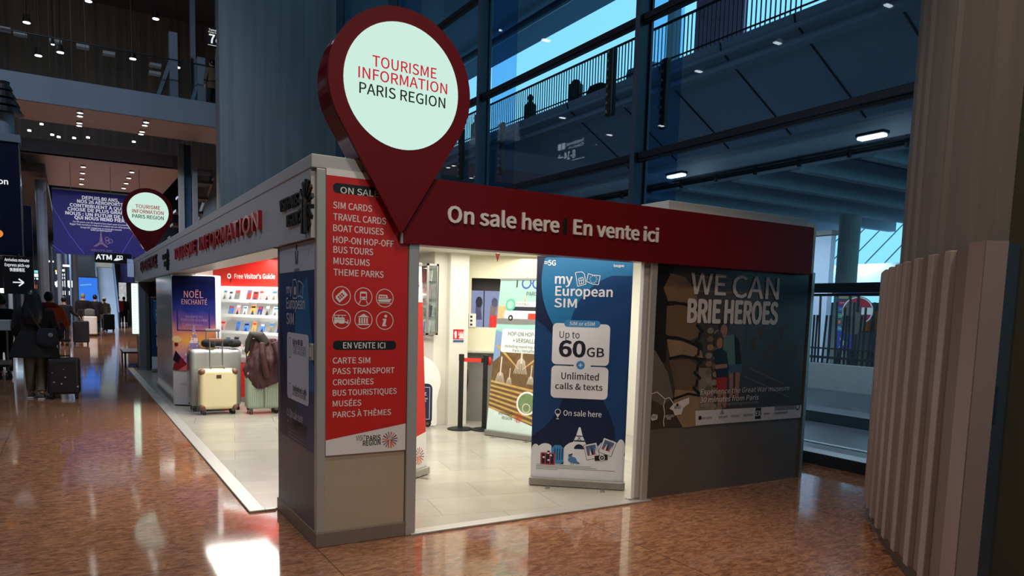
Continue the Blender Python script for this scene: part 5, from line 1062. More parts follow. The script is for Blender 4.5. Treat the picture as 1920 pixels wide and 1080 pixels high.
mb = MB(); mb.tube([(.80, 6.26, .90), (.82, 6.24, 1.06), (.86, 6.22, 1.16), (.98, 6.22, 1.14), (1.06, 6.22, 1.02)], [.03, .04, .05, .075, .08], 10); mb.tube([(.80, 6.26, .92), (.80, 6.24, .78)], .012, 6)
o = mb.build('bag_strap', mat('khaki_black', (44, 42, 38), .8), remesh=.012, smo=2); o.name = 'shoulder_bag'; tag(o, 'dark padded bag strap arching up beside the maroon jacket', 'bag')
mb = MB(); mb.ell((1.42, 6.5, .96), (.14, .14, .12)); o = mb.build('folded_coat', JK, remesh=.02, smo=2); tag(o, 'maroon bundle lying on the dark navy suitcase by the pillar', 'coat')


# ------------------------------------------------------------------ footbridges and far hall
t = thing('footbridge', (0, 21.2, 6.95), 'nearer pale footbridge crossing the hall with wood soffit', 'footbridge')
MB().box((-9, 20, 6.95), (4.6, 20.12, 7.66)).build('fascia', BFAC, t); MB().box((-9, 20.12, 6.95), (4.6, 22.6, 7.0)).build('soffit', BSOF, t); MB().box((-9, 20.12, 7.0), (4.6, 22.6, 7.55)).build('deck', DGREY, t)
MB().box((-9, 20.05, 7.66), (4.6, 20.07, 8.72)).build('glass_parapet', CLEAR, t); MB().tube([(-9, 20.06, 8.74), (4.6, 20.06, 8.74)], .022, 6).build('handrail', DSTEEL, t)
def downlight(q, lab, grp, r=.085, e=150):
    x, y, z = q; t = thing('downlight', q, lab, 'downlight', grp)
    MB().lathe((x, y, z-.07), [(r, 0), (r, .07)], 14).build('can', WHITEP, t); MB().lathe((x, y, z-.075), [(r*.85, 0), (r*.85, .01)], 14).build('lens', LAMPW, t)
    if e: lamp('downlight_beam', 'SPOT', (x, y, z-.09), e, (1, .88, .76), .06, angle=130, blend=.8)
g = 'downlights under the nearer footbridge'
for q, side in (((-0.929,20.404,6.950), 'far'), ((0.777,20.433,6.950), 'pier')):
    for i in range(4):
        downlight((q[0], q[1]+(0, .45, 1.45, 1.85)[i], 6.96), 'downlight %s from the front edge, %s row under the nearer footbridge' % (('first', 'second', 'third', 'fourth')[i], 'left-hand' if side == 'far' else 'right-hand'), g)

for i, x in enumerate((1.65, 2.45)):
    mb = MB(); mb.box((x-.12, 21.2, 7.55), (x+.12, 21.5, 9.9+.1*i-.7*i)); mb.tube([(x-.55+.2*i, 21.3, 7.6), (x+.02, 21.35, 9.3-.4*i)], .07, 6); o = mb.build('bridge_strut', BFAC); tag(o, ('pale steel strut rising from the bridge, farther from the pier', 'pale steel strut rising from the bridge beside the pier')[i], 'strut')
o = MB().box((2.35, 22.7, 0), (2.5, 22.9, 15.1)).build('hall_column', BFAC); tag(o, 'slim pale column just beside the dark pier', 'column')
o = MB().box((1.95, 23.0, 0), (2.12, 23.2, 6.9)).build('hall_column', BFAC); tag(o, 'slim pale column second from the dark pier, under the footbridge', 'column')
MB2 = MB().box((2.12, 23.1, 0), (2.35, 23.15, 6.9)); struct(MB2.build('window_40', mat('dusk_pane', (46, 74, 104), .2)))
# second bridge lower and farther
t = thing('footbridge', (0, 27, 6.19), 'farther lower landing with lit wood soffit and glass parapet', 'footbridge')
pts = [(-2.6, 24), (1.9, 24), (2.15, 24.15), (2.25, 24.6), (2.25, 31.5), (-2.2, 31.5)]
MB().prism(pts, 6.19, 6.24).build('soffit', BSOF, t); 
m = MB(); 
for (a, b), (c, d) in zip(pts, pts[1:]+pts[:1]): m.add([(a, b, 6.19), (c, d, 6.19), (c, d, 6.66), (a, b, 6.66)], [(0, 1, 2, 3)])
m.build('fascia', BFAC, t); MB().prism([(x, y+.02) for x, y in pts], 6.5, 6.6).build('deck', DGREY, t); MB().box((-2.5, 24.05, 6.66), (2.1, 24.07, 7.75)).build('glass_parapet', CLEAR, t)
g = 'downlights under the farther landing'
for q, side in (((-0.797,25.362,6.190), 'left-hand'), ((0.699,25.369,6.190), 'right-hand')):
    for i in range(4): downlight((q[0], q[1]+i*1.5, 6.20), 'downlight %s from the front edge, %s row under the farther landing' % (('first', 'second', 'third', 'fourth')[i], side), g)

t = thing('stair_flight', (2.6, 26, 3.6), 'dark open stair flight coming down beside the farther landing', 'stairs')
for i in range(6): MB().box((2.27+.02*i, 24.6+1.2*i, 5.9-.42*i), (3.3, 25.6+1.2*i, 6.0-.42*i)).build('tread', DGREY, t)
MB().add([(3.25, 24.4, 6.1), (3.25, 31.8, 3.5), (3.25, 31.8, 3.8), (3.25, 24.4, 6.4), (3.32, 24.4, 6.1), (3.32, 31.8, 3.5), (3.32, 31.8, 3.8), (3.32, 24.4, 6.4)], [(0, 1, 2, 3), (7, 6, 5, 4), (0, 4, 5, 1), (1, 5, 6, 2), (2, 6, 7, 3), (3, 7, 4, 0)]).build('stringer', BFAC, t)
MB().box((3.25, 31.4, 0), (3.4, 31.6, 3.8)).build('post', BFAC, t); MB().box((2.1, 24.5, 6.3), (3.3, 24.7, 6.4)).build('bearing', BFAC, t)
# spotlights of the dark upper hall
g = 'spotlights of the dark upper hall'; pos = (-0.272,33.000,14.230), (-2.525,33.000,12.870), (-2.156,33.000,11.627), (-1.369,33.000,11.911), (2.320,33.000,14.078), (1.368,33.000,12.180), (3.159,33.000,12.153), (-1.629,33.000,12.183)
nm_ = ('topmost, at the upper frame edge', 'high over the left end of the bridge', 'low over the left end of the bridge', 'low, above the dangling cable', 'high over the bridge towards the pier', 'low over the middle of the bridge', 'low beside the pale bridge strut', 'small, between two brighter ones')
for i, q in enumerate(pos):
    t = thing('spotlight', q, 'bright spotlight '+nm_[i], 'spotlight', g); x, y, z = q; k = .06 if i == 7 else .13
    MB().lathe((x, y, z), [(k, 0), (k, .02)], 12).build('lens', LAMPC, t); MB().lathe((x, y, z+.02), [(k*1.1, 0), (k*.8, .3), (.02, .32), (.012, 15.18-z)], 8).build('housing', BLACK, t)
for i, (a, b) in enumerate(((38, 64), (104, 78), (155, 88), (204, 101), (7, 55), (291, 123), (290, 138))):
    x, y, z = ((-2.799,34.000,12.662), (-1.534,34.000,12.617), (-0.519,34.000,12.600), (0.487,34.000,12.505), (-3.373,34.000,12.735), (2.356,34.000,12.354), (2.327,34.000,11.994))[i]
    o = MB().box((x-.24, y-.2, z-.06), (x+.24, y+.2, z+.06)).build('linear_luminaire', mat('dim_luminaire', (120, 128, 140), .4, em=.12)); MB().box((x-.01, y-.01, z+.05), (x+.01, y+.01, 15.2 if i != 6 else (2.356,34.000,12.354)[2]-.06)).build('rod', DSTEEL, o); tag(o, 'dim grey linear luminaire, %s along the dark upper hall' % ('second', 'third', 'fourth', 'fifth', 'first', 'sixth', 'last')[i], 'luminaire', 'linear luminaires')
g = 'small lamps behind the footbridge'
for i, q in enumerate(((-2.477,30.000,7.965), (-2.069,30.000,8.266), (-1.728,30.000,7.912), (-1.517,30.000,7.861), (-0.994,30.000,7.894), (-0.515,30.000,7.982), (1.119,30.000,8.043))):
    o = MB().lathe(q, [(.06, 0), (.06, .05)], 10).build('lamp_spot', LAMPC); MB().tube([(q[0], q[1], q[2]+.04), (q[0], q[1], 15.2)], .008, 5).build('cord', BLACK, o); tag(o, 'small white lamp seen between the two bridges, %s of the row' % ('first', 'second', 'third', 'fourth', 'fifth', 'sixth', 'last')[i], 'lamp', g)
# departures-style hanging gate sign
FG = Frame((0, 19), (1, 0)); q = (2.293,19.000,9.531)
t = thing('gate_sign', (q[0], 19, q[2]), 'black hanging sign with white 7d partly behind the pier', 'sign')
x0, z1 = q[0], q[2]; MB().fbox(FG, x0, z1-.52, x0+.72, z1, -.1, 0).build('box', BLACK, t); MB().box((x0+.2, 19.04, z1), (x0+.23, 19.07, 15.1)).build('rod', DSTEEL, t)
SIGNW = mat('lit_sign_white', (244, 246, 250), .4, em=.9, var=0)
pr = Print(FG, .001); pr.text('7d', (x0+.06, z1-.43), None, .24, SIGNW, .03, 1).text('Terminal 2E', (x0+.05, z1-.09), None, .055, SIGNW, .01, 1).text('Portes Gates', (x0+.04, z1-.15), None, .04, SIGNW, .01, 1).line([(x0+.02, z1-.49), (x0+.7, z1-.49)], .012, SIGNW, 1); pr.build('printed_face', t)
# big blue anniversary banner
FBL = Frame((0, 25), (1, 0)); x0, x1, z0, z1 = -1.745, 1.45, 3.10, 5.25
t = thing('hanging_banner', (0, 25, z0), 'big royal blue banner DEPUIS 80 ANS hanging across the hall', 'banner')
ROY = mat('royal_blue', (32, 28, 120), .5, em=.1, var=.1); MB().fbox(FBL, x0, z0, x1, z1, -.03, 0).build('sheet', ROY, t); MB().fbox(FBL, x0, z1, x1, z1+.05, -.05, .02).build('top_bar', LAMPW if False else ALU, t)  # banner is no lamp: faint glow in the cloth stands in for light
m = MB()
for a in (-1.2, 0, .9): m.tube([(a, 25.01, z1+.05), (a, 25.01, 6.2)], .01, 5)
m.build('hangers', ALU, t)
pr = Print(FBL, .001); BW = mat('banner_white', (230, 230, 244), .5, em=.34)  # lettering brightened by a glow of its own, not lit from behind
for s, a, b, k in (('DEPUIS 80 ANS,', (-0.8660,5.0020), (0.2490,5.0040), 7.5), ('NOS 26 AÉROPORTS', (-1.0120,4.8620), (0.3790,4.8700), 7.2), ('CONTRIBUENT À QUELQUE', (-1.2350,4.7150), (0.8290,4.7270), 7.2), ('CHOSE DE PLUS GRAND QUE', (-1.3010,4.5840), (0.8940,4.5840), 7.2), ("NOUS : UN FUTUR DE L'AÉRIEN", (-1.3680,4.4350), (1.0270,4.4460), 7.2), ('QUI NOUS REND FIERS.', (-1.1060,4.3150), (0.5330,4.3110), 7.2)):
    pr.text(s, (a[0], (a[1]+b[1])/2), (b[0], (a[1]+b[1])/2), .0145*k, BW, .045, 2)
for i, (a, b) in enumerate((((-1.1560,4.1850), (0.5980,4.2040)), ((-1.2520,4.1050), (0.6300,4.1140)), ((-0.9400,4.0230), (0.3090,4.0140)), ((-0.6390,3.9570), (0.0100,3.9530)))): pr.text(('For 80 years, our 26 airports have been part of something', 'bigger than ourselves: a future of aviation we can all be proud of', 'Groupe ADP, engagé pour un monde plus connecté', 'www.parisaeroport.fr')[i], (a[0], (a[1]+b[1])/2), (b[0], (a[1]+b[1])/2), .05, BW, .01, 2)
for a, b in (((100, 355), (106, 395)), ((97, 385), (160, 477)), ((98, 460), (120, 474)), ((256, 432), (228, 474))): pass
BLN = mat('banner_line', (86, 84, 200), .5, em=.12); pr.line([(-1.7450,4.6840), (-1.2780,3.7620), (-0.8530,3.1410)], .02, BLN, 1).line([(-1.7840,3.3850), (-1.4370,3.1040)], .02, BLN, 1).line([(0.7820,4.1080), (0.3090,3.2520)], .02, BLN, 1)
q = (-0.3300,3.4130); x, z = q; pr.poly([(x-.24, z), (x-.05, z+.18), (x-.02, z+.42), (x+.0, z+.62), (x+.02, z+.42), (x+.05, z+.18), (x+.22, z)], LI, 2).poly([(x-.16, z), (x+.14, z), (x, z+.1)], ROY, 3)
for k in range(5): pr.line([(x-.15+k*.075, z+.02), (x-.05+k*.025, z+.2)], .01, ROY, 4)
q = (-0.1290,3.6300); pr.ring(q[0]-.02, q[1]+.07, .07, .02, LI, 2).ring(q[0]-.0, q[1]-.03, .075, .02, LI, 2).ring(q[0]+.08, q[1]+.0, .08, .02, LI, 2)
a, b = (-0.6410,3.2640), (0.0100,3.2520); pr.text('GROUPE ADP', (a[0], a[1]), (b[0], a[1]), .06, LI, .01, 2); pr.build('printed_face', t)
# ATM sign
FA = Frame((0, 16), (1, 0)); x0, x1, z0, z1 = -.79, .005, 2.49, 2.735
t = thing('atm_sign', (-.4, 16, z0), 'black hanging ATM sign with white banknote pictogram', 'sign')
MB().fbox(FA, x0, z0, x1, z1, -.12, 0).build('box', BLACK, t, bev=.01); MB().box((-.035, 14.93, 2.56), (-.005, 16.0, 2.60)).build('arm', DSTEEL, t)
pr = Print(FA, .001); pr.text('ATM', (x0+.03, z0+.075), (x0+.36, z0+.075), .115, SIGNW, .045, 1).rect(x0+.47, z0+.09, x0+.60, z0+.19, SIGNW, 1, r=.012).rect(x0+.49, z0+.12, x0+.585, z0+.175, BLACK, 2).disc(x0+.54, z0+.148, .02, SIGNW, 3).poly([(x0+.40, z0+.06), (x0+.45, z0+.12), (x0+.56, z0+.11), (x0+.55, z0+.08), (x0+.47, z0+.06)], SIGNW, 3); pr.build('printed_face', t)
o = MB().box((-.14, 15.2, 2.15), (.1, 15.23, 2.57)).build('side_screen', mat('screen_lines', (150, 170, 240), .4, em=.5, var=.6, scale=6, stretch=(.2, 1, 5))); tag(o, 'small pale striped screen at the far end of the fascia', 'screen')
o = MB().box((.0, 14.86, 2.10), (.05, 14.92, 2.44)).build('end_bracket', BLACK); tag(o, 'black bracket closing the far end of the pale fascia', 'bracket')
# lit vertical blade sign at the end of the kiosk
t = thing('blade_sign', (-.08, 14.3, .83), 'mint white lit blade sign at the far end of the kiosk', 'sign')
MB().box((-.12, 14.24, .83), (-.0, 14.40, 1.98)).build('light_box', mat('lit_mint', (214, 255, 232), .4, em=1.6, var=.05, scale=20, stretch=(.1, .1, 3)), t, bev=.01); MB().box((-.0, 14.30, 1.2), (.03, 14.36, 1.3)).build('bracket', DSTEEL, t)
m = MB()
for k in range(18): m.box((-.123, 14.23, .87+k*.06), (-.04, 14.25, .876+k*.06))
m.build('louvres', mat('mint_louvre', (120, 150, 140), .5), t)
t = thing('bench', (-.1, 15.6, 0), 'low dark red bench standing past the end of the kiosk', 'bench')
MB().box((-.28, 15.0, .33), (.3, 16.4, .37)).build('seat', mat('bench_plum', (74, 40, 48), .4), t)
for x in (-.24, .24):
    for y in (15.06, 16.3): MB().box((x-.02, y-.02, 0), (x+.02, y+.02, .33)).build('leg', mat('bench_plum', (74, 40, 48), .4), t)
# totem and signs on the far side
FTO = Frame((0, 12), (1, 0)); t = thing('sign_tower', (-2.4, 12, 0), 'dark navy sign tower topped with black louvres and a lamp', 'sign')
NV = mat('tower_navy', (20, 22, 48), .35); x1, z1, z0 = -2.065, 4.43, 2.36
MB().fbox(FTO, x1-1.6, z0, x1, z1, -.35, 0).build('panel', NV, t); MB().fbox(FTO, x1-.012, z0, x1, z1, .0, .012).build('edge', ALU, t)
MB().fbox(FTO, x1-1.6, z1, x1+.02, z1+.14, -.35, .03).build('cap', BFAC, t); q = (-2.253,12.100,4.735); MB().lathe((q[0]-.02, 12.15, z1+.1), [(.14, 0), (.14, .42)], 16).build('neck', BFAC, t)
for k in range(4): MB().lathe((q[0]-.02, 12.15, z1+.52+k*.14), [(.30-.05*k, 0), (.24-.05*k, .10), (.1, .15)], 18).build('louvre', BLACK, t)
MB().box((-3.2, 12.1, 0), (-3.1, 12.2, z0)).build('post', DSTEEL, t)
pr = Print(FTO, .001); q = (-2.2600,3.6540); pr.text('Information', (q[0]-.72, q[1]), (q[0], q[1]), .10, SIGNW, .03, 1); q = (-2.4050,2.7510); pr.disc(q[0]-.03, q[1], .07, mat('lit_orange', (250, 150, 60), .4, em=.8), 1); q = (-2.4020,3.0710); pr.rect(q[0]-.1, q[1]-.06, q[0]+.0, q[1]+.05, GREYI, 1); pr.build('printed_face', t)
o = MB().box((-2.12, 14.0, 0), (-1.98, 14.3, 3.5)).build('sign_pylon', NV); tag(o, 'narrow dark blue sign pylon just behind the sign tower', 'sign')
FSG = Frame((0, 11.5), (1, 0)); x0, x1, z1, z0 = -2.36, -1.91, 2.33, 1.65
t = thing('pickup_sign', (-2.1, 11.5, z0), 'black express pick-up sign with white arrow hanging under the tower', 'sign')
MB().fbox(FSG, x0, z0, x1, z1, -.08, 0).build('box', BLACK, t); MB().box((-2.15, 11.53, z1), (-2.12, 12.0, z1+.06)).build('arm', DSTEEL, t)
pr = Print(FSG, .001)
for s, zz, a in (('Arrivées minute', 2.235, .03), ('Express pick-up', 2.145, .03), ('快速接客区', 2.06, .1)):
    try: pr.text(s, (x0+a, zz), (x1-a-.02, zz), .052, SIGNW, .015, 1)
    except Exception: pass
zz = 1.86; pr.line([(x0+.14, zz), (x0+.30, zz)], .022, SIGNW, 1).line([(x0+.23, zz+.065), (x0+.305, zz)], .024, SIGNW, 1).line([(x0+.23, zz-.065), (x0+.305, zz)], .024, SIGNW, 1); pr.build('printed_face', t)
# far blue totem screen, escalator, columns, lit clutter
FD = Frame((0, 34), (1, 0)); t = thing('advert_screen', (-.6, 34, 0), 'tall bright blue advertising screen standing in the far hall', 'screen')
MB().fbox(FD, -.97, .3, -.2, 2.60, -.2, 0).build('casing', BLACK, t); MB().fbox(FD, -.9, 0, -.3, .3, -.18, -.02).build('foot', BLACK, t); pr = Print(FD, .001)
pr.rect(-.955, .5, -.215, 2.55, mat('advert_blue', (40, 120, 236), .4, em=1.0, var=.25, scale=1.2), 1).poly([(-.955, 1.2), (-.3, .6), (-.215, .5), (-.955, .5)], mat('advert_pale', (120, 180, 246), .4, em=.9), 2).line([(-.9, 2.2), (-.45, 2.25)], .05, mat('advert_pale', (120, 180, 246), .4, em=.9), 3); pr.build('picture', t)
t = thing('escalator', (.55, 43, 0), 'grey escalator rising away under the ATM sign', 'escalator')
MB().add([(.1, 42, .0), (1.0, 42, .0), (1.0, 50, 5.6), (.1, 50, 5.6), (.1, 42.6, 0), (1.0, 42.6, 0), (1.0, 50.6, 5.6), (.1, 50.6, 5.6)], [(0, 1, 2, 3), (7, 6, 5, 4), (0, 4, 5, 1), (1, 5, 6, 2), (2, 6, 7, 3), (3, 7, 4, 0)]).build('ramp', mat('escalator_grey', (120, 126, 134), .4, .3, var=.2, scale=3, stretch=(.2, 5, 5)), t)
for x in (.04, 1.0): MB().add([(x, 42, 0), (x, 42, .9), (x, 50, 6.5), (x, 50, 5.6), (x+.06, 42, 0), (x+.06, 42, .9), (x+.06, 50, 6.5), (x+.06, 50, 5.6)], [(0, 1, 2, 3), (7, 6, 5, 4), (0, 4, 5, 1), (1, 5, 6, 2), (2, 6, 7, 3), (3, 7, 4, 0)]).build('balustrade', STEEL, t)
MB().box((.1, 47.0, 3.55), (1.0, 47.1, 4.25)).build('lit_riser', mat('lit_cream', (200, 206, 190), .4, em=.35, var=.3, scale=4, stretch=(.1, 1, 6)), t)
o = MB().box(((1.521,51.000,0.605)[0], 51, 0), ((1.963,51.000,0.614)[0], 51.1, (1.758,51.000,2.733)[2])).build('shop_window', mat('shop_glow', (190, 210, 240), .4, em=.8, var=.9, scale=5)); tag(o, 'bright shop window at the far end of the concourse', 'shop window')
o = MB().box(((1.640,51.000,3.079)[0], 51, (1.759,51.000,2.768)[2]), ((2.399,51.000,3.116)[0], 51.08, (1.786,51.000,3.965)[2])).build('wall_panel', mat('royal_blue_far', (50, 50, 120), .4, em=.1, var=.5, scale=5)); tag(o, 'dark blue printed panel above the far shop window', 'panel')
random.seed(21)
PX = (20, 45, 66, 82, 90, 112, 122, 137, 146)
places = ('first', 'second', 'third', 'fourth', 'fifth', 'sixth', 'seventh', 'eighth', 'last')
for i, q in enumerate(((-3.355,31.000,2.362), (-3.189,36.000,2.490), (-2.535,29.000,2.353), (-2.062,25.000,2.279), (-2.070,40.000,2.639), (-1.664,33.000,2.490), (-1.442,42.000,2.717), (-1.065,36.000,2.591), (-1.239,44.000,2.774))):
    r_ = (.08, .06, .07, .16, .06, .10, .06, .12, .05)[i]; hh = 5.5 if i in (3, 5, 7) else 4.2
    o = MB().cyl((q[0], q[1], 0), (q[0], q[1], hh), r_, 12).build('hall_column', mat('column_bluegrey', (120, 134, 154), .5)); tag(o, '%s slim grey column of the far hall from the pick-up sign side' % places[i], 'column')
struct(MB().box((-12.9, 24, 5.6), (-1.9, 51.9, 5.9)).build('ceiling_far', mat('far_ceiling', (70, 62, 58), .7)))
struct(MB().box((-12.9, 19.5, 2.6), (-2.8, 19.7, 5.6)).build('wall_brown', mat('brown_wall', (74, 62, 50), .6, var=.3)))
lit = [mat('glow_%d' % i, c, .4, em=e, var=.3, scale=12) for i, (c, e) in enumerate((((240, 246, 255), 2.2), ((190, 216, 255), 1.6), ((255, 190, 120), 1.6), ((120, 220, 220), 1.2), ((255, 120, 90), 1.2)))]
for i, q in enumerate(((-4.284,43.000,1.902), (-3.793,43.000,2.488), (-4.195,45.000,2.364), (-2.613,40.000,2.908), (-2.892,45.000,2.660), (-3.102,45.000,2.412), (-2.800,40.000,2.738), (-1.874,45.000,2.436), (-1.567,45.000,3.176), (-1.574,45.000,2.934), (-1.579,45.000,2.752), (-1.827,45.000,2.287), (-1.352,48.000,2.478), (-1.184,48.000,2.485), (-1.479,48.000,1.924), (-1.301,48.000,2.319), (-2.161,40.000,3.443), (-1.421,40.000,3.269), (-1.819,44.000,3.102), (-1.797,44.000,2.985), (-2.955,42.000,2.169), (-1.007,46.000,3.269))):
    ww, hh = ((.35, .25), (.5, .5), (.5, .7), (.7, .12), (.5, .1), (.2, .25), (.8, .16), (.3, .2), (.3, .12), (.3, .12), (.3, .12), (.3, .12), (1.2, .35), (.8, .4), (.6, .25), (.3, .15), (.4, .08), (.3, .1), (.3, .1), (.3, .1), (.3, .2), (.2, .25))[i]
    q = (q[0], q[1]+(i % 8)*.16, q[2]); o = MB().box((q[0]-ww/2, q[1], q[2]-hh/2), (q[0]+ww/2, q[1]+.05, q[2]+hh/2)).build('lit_panel', lit[(0, 1, 1, 3, 1, 4, 0, 0, 0, 0, 0, 0, 0, 0, 0, 0, 0, 0, 2, 0, 4, 0)[i]]); MB().tube([(q[0], q[1]+.07, 0), (q[0], q[1]+.07, q[2])], .03, 6).build('post', DSTEEL, o)
    tag(o, 'small glowing panel in the far hall, %s' % ('by the floor beside the trolley', 'under the pick-up sign', 'tall, beneath the pick-up sign', 'wide, turquoise, above the orange jacket', 'thin, bluish above the orange jacket', 'reddish near the thick column', 'wide white above the thick column', 'above the dark coat', 'top of a stack by the blue screen', 'middle of a stack by the blue screen', 'bottom of a stack by the blue screen', 'low beside the dark coat', 'wide next to the blue screen', 'second wide one touching the blue screen', 'lowest beside the blue screen', 'tiny beside the blue screen', 'alone under the ceiling near the tower', 'alone under the ceiling near the banner', 'warm, high beside the banner', 'white, high beside the banner', 'reddish low', 'by the dark hanging monitor')[i], 'lit sign')
o = MB().box(*(lambda q: ((q[0]-.45, 44, q[2]-.7), (q[0]+.3, 44.1, q[2]+.7)))((-0.498,44.000,3.260))).build('hanging_monitor', BLACK); MB().tube([(-.75, 44.05, 3.4), (-.75, 44.05, 15.2)], .02, 6).build('rod', DSTEEL, o); tag(o, 'dark hanging monitor beneath the blue banner in the far hall', 'monitor')
# lamps of the hall ceiling that only show as reflections, and the gate sign that mirrors in the glass
g = 'round ceiling lamps of the hall'
for i, q in enumerate(((-3.49, 9.48, 9), (-3.49, 12.4, 9), (-6.39, 20.37, 9), (1.72, 12.96, 9), (3.2, 13.08, 9), (-3.28, 19.33, 9), (-5.68, 26.2, 9), (-7.06, 17.96, 9), (-3.61, 6.4, 9))):
    t = thing('spotlight', q, 'hanging spotlight showing as a white dot mirrored in the glass, %s down the hall' % ('second', 'third', 'eighth', 'fourth', 'fifth', 'seventh', 'last', 'sixth', 'first')[i], 'spotlight', g); x, y, z = q
    MB().box((x-.11, y-.05, z), (x+.11, y+.05, z+.03)).build('lens', LAMPC, t); MB().box((x-.13, y-.07, z+.03), (x+.13, y+.07, z+.12)).build('housing', BLACK, t); MB().tube([(x, y, z+.1), (x, y, 15.2)], .012, 5).build('rod', BLACK, t)
FMS = Frame((-6.4, 23.2), (0, -1), (0, 0, 1)); FMS = Frame((-6.4, 23.2), (0, 1)); t = thing('gate_sign', (-6.4, 23.2, 8.5), 'black gate sign 8-14 that mirrors in the glass wall', 'sign')
MB().fbox(FMS, -1.2, 8.35, 1.2, 9.5, -.12, 0).build('box', BLACK, t); pr = Print(FMS, .001); SG2 = mat('bright_sign_white', (244, 248, 255), .4, em=2.5, var=0)
pr.text('8-14', (-.4, 8.5), (.45, 8.5), .34, SG2, .03, 1).line([(.55, 8.66), (.95, 8.66)], .06, SG2, 1).line([(.78, 8.8), (.95, 8.66)], .06, SG2, 1).line([(.78, 8.52), (.95, 8.66)], .06, SG2, 1).text('Enregistrement', (-1.0, 9.1), (.3, 9.1), .14, SG2, .02, 1).text('Check-in', (-1.0, 8.93), (.1, 8.93), .12, SG2, .02, 1).rect(.4, 9.0, .65, 9.28, SG2, 1).rect(.72, 9.0, .97, 9.28, SG2, 1).line([(-1.1, 8.40), (.95, 8.40)], .03, SG2, 1); pr.build('printed_face', t)
MB().box((-6.47, 23.18, 9.5), (-6.43, 23.22, 15.1)).build('rod', DSTEEL, t)


# ------------------------------------------------------------------ fluted pillar on the right
AC = Vector((9.0860, -7.8925)); AR = 8.30
def arc(th, r): return (AC.x+r*math.cos(th), AC.y+r*math.sin(th))
thA = math.atan2(-1.0+7.8925, 4.42-9.086); thB = thA+2.505/AR
t = thing('fluted_pillar', (3.6, -1.8, 0), 'huge round concrete pillar with fluted brown cladding', 'pillar')
def band(s0, s1, r0, r1, n): return [arc(thA+(s0+(s1-s0)*i/n)/AR, r1) for i in range(n+1)]+[arc(thA+(s1+(s0-s1)*i/n)/AR, r0) for i in range(n+1)]
MB().prism(band(0, 2.33, AR-.10, AR, 120), .115, 1.998).build('cladding', mat('fluted_base', (120, 106, 98), .6, var=.1, scale=3), t)
for s_ in (.05, .24, .43, .74, 1.028, 1.292, 1.572, 1.86, 2.116):
    MB().prism(band(s_-.045, s_+.045, AR-.02, AR+.03, 3), .115, 2.0).build('rib', mat('rib_rose', (160, 146, 142), .6, var=.06), t, bev=.006)
MB().prism(band(2.335, 2.505, AR-.10, AR+.012, 24), .05, 2.02).build('end_panel', mat('rosy_panel', (150, 132, 128), .5, var=.05), t)
MB().prism(band(0, 2.505, AR-.12, AR-.03, 60), 0, .115).build('plinth', mat('pillar_plinth', (92, 82, 78), .6), t)
vd = Vector((.9, .434)); vp = Vector((.434, -.9))
shaft = [arc(thA-.012+(2.49/AR+.012)*i/60, AR-.105+(.02 if i in (14, 15, 22, 23, 38, 39) else .055 if 52 <= i <= 55 else 0)) for i in range(61)]
e = Vector(shaft[-1]); f_ = e+vd*2.2; d0 = Vector(shaft[0]); MB().prism(shaft+[(f_.x, f_.y), (d0.x+.75, d0.y-.25)], 0, 15.19).build('shaft', CONC2, t)
c1 = Vector(arc(thB, AR+.012))+vp*.004
t = thing('service_cabinet', (c1.x, c1.y, 0), 'dark grey service cabinet on the side of the fluted pillar', 'cabinet')
c2 = c1+vd*.30+vp*.15; P_ = lambda a, b: tuple(c1+vd*a+vp*b)
MB().prism([P_(.0, .0), P_(.30, .15), P_(.8, .17), P_(.8, .02)], .0, 2.02).build('body', mat('cabinet_charcoal', (52, 51, 52), .45), t)
f = Frame((c1.x, c1.y), (c2.x-c1.x, c2.y-c1.y)); MB().fbox(f, .12, 1.08, .2, 1.28, 0, .03).build('lock_box', BLACK, t, bev=.006); MB().fbox(f, .14, .84, .16, 1.05, 0, .02).build('lever', ALU, t, bev=.006)
struct(MB().prism([P_(.85, .03), P_(1.05, 1.6), P_(2.0, 1.6), P_(1.8, .03)], 0, 15.19).build('wall_pillar_side', mat('olive_concrete', (96, 90, 74), .85, var=.2, scale=2, stretch=(4, 4, .3))))


# ------------------------------------------------------------------ people
SKIN = mat('skin', (196, 150, 124), .5, var=.06); HAIRB = mat('hair_black', (14, 12, 13), .4, var=.3, scale=40, stretch=(6, 6, .5))
def fingers(mb, w_, d_, side, curl, k=1.0):
    """palm and five bent fingers hanging from wrist point w_ in direction d_"""
    d_ = Vector(d_).normalized(); s_ = Vector((0, 1, 0)) if abs(d_.y) < .8 else Vector((0, 0, 1)); s_ = (s_-d_*s_.dot(d_)).normalized(); n_ = d_.cross(s_)*side
    p = Vector(w_)+d_*.085*k
    mb.tube([Vector(w_)-d_*.03, Vector(w_), Vector(w_)+d_*.04*k, p], [(.026, .026), (.024, .03), (.018, .042), (.015, .04)], 10)
    for i, L in enumerate((.07, .08, .075, .06)):
        a = p+s_*(.031-.021*i); q1 = a+d_*L*.45; q2 = q1+(d_*math.cos(curl)+n_*math.sin(curl))*L*.35; q3 = q2+(d_*math.cos(2*curl)+n_*math.sin(2*curl))*L*.3
        mb.tube([a-d_*.02, q1, q2, q3], [.0105, .0098, .009, .007], 7)
    b = Vector(w_)+d_*.025+s_*.034; mb.tube([b-s_*.012, b+(s_*.6+d_)*.028+n_*.01, b+(s_*.35+d_)*.055+n_*.022], [.013, .011, .008], 7)
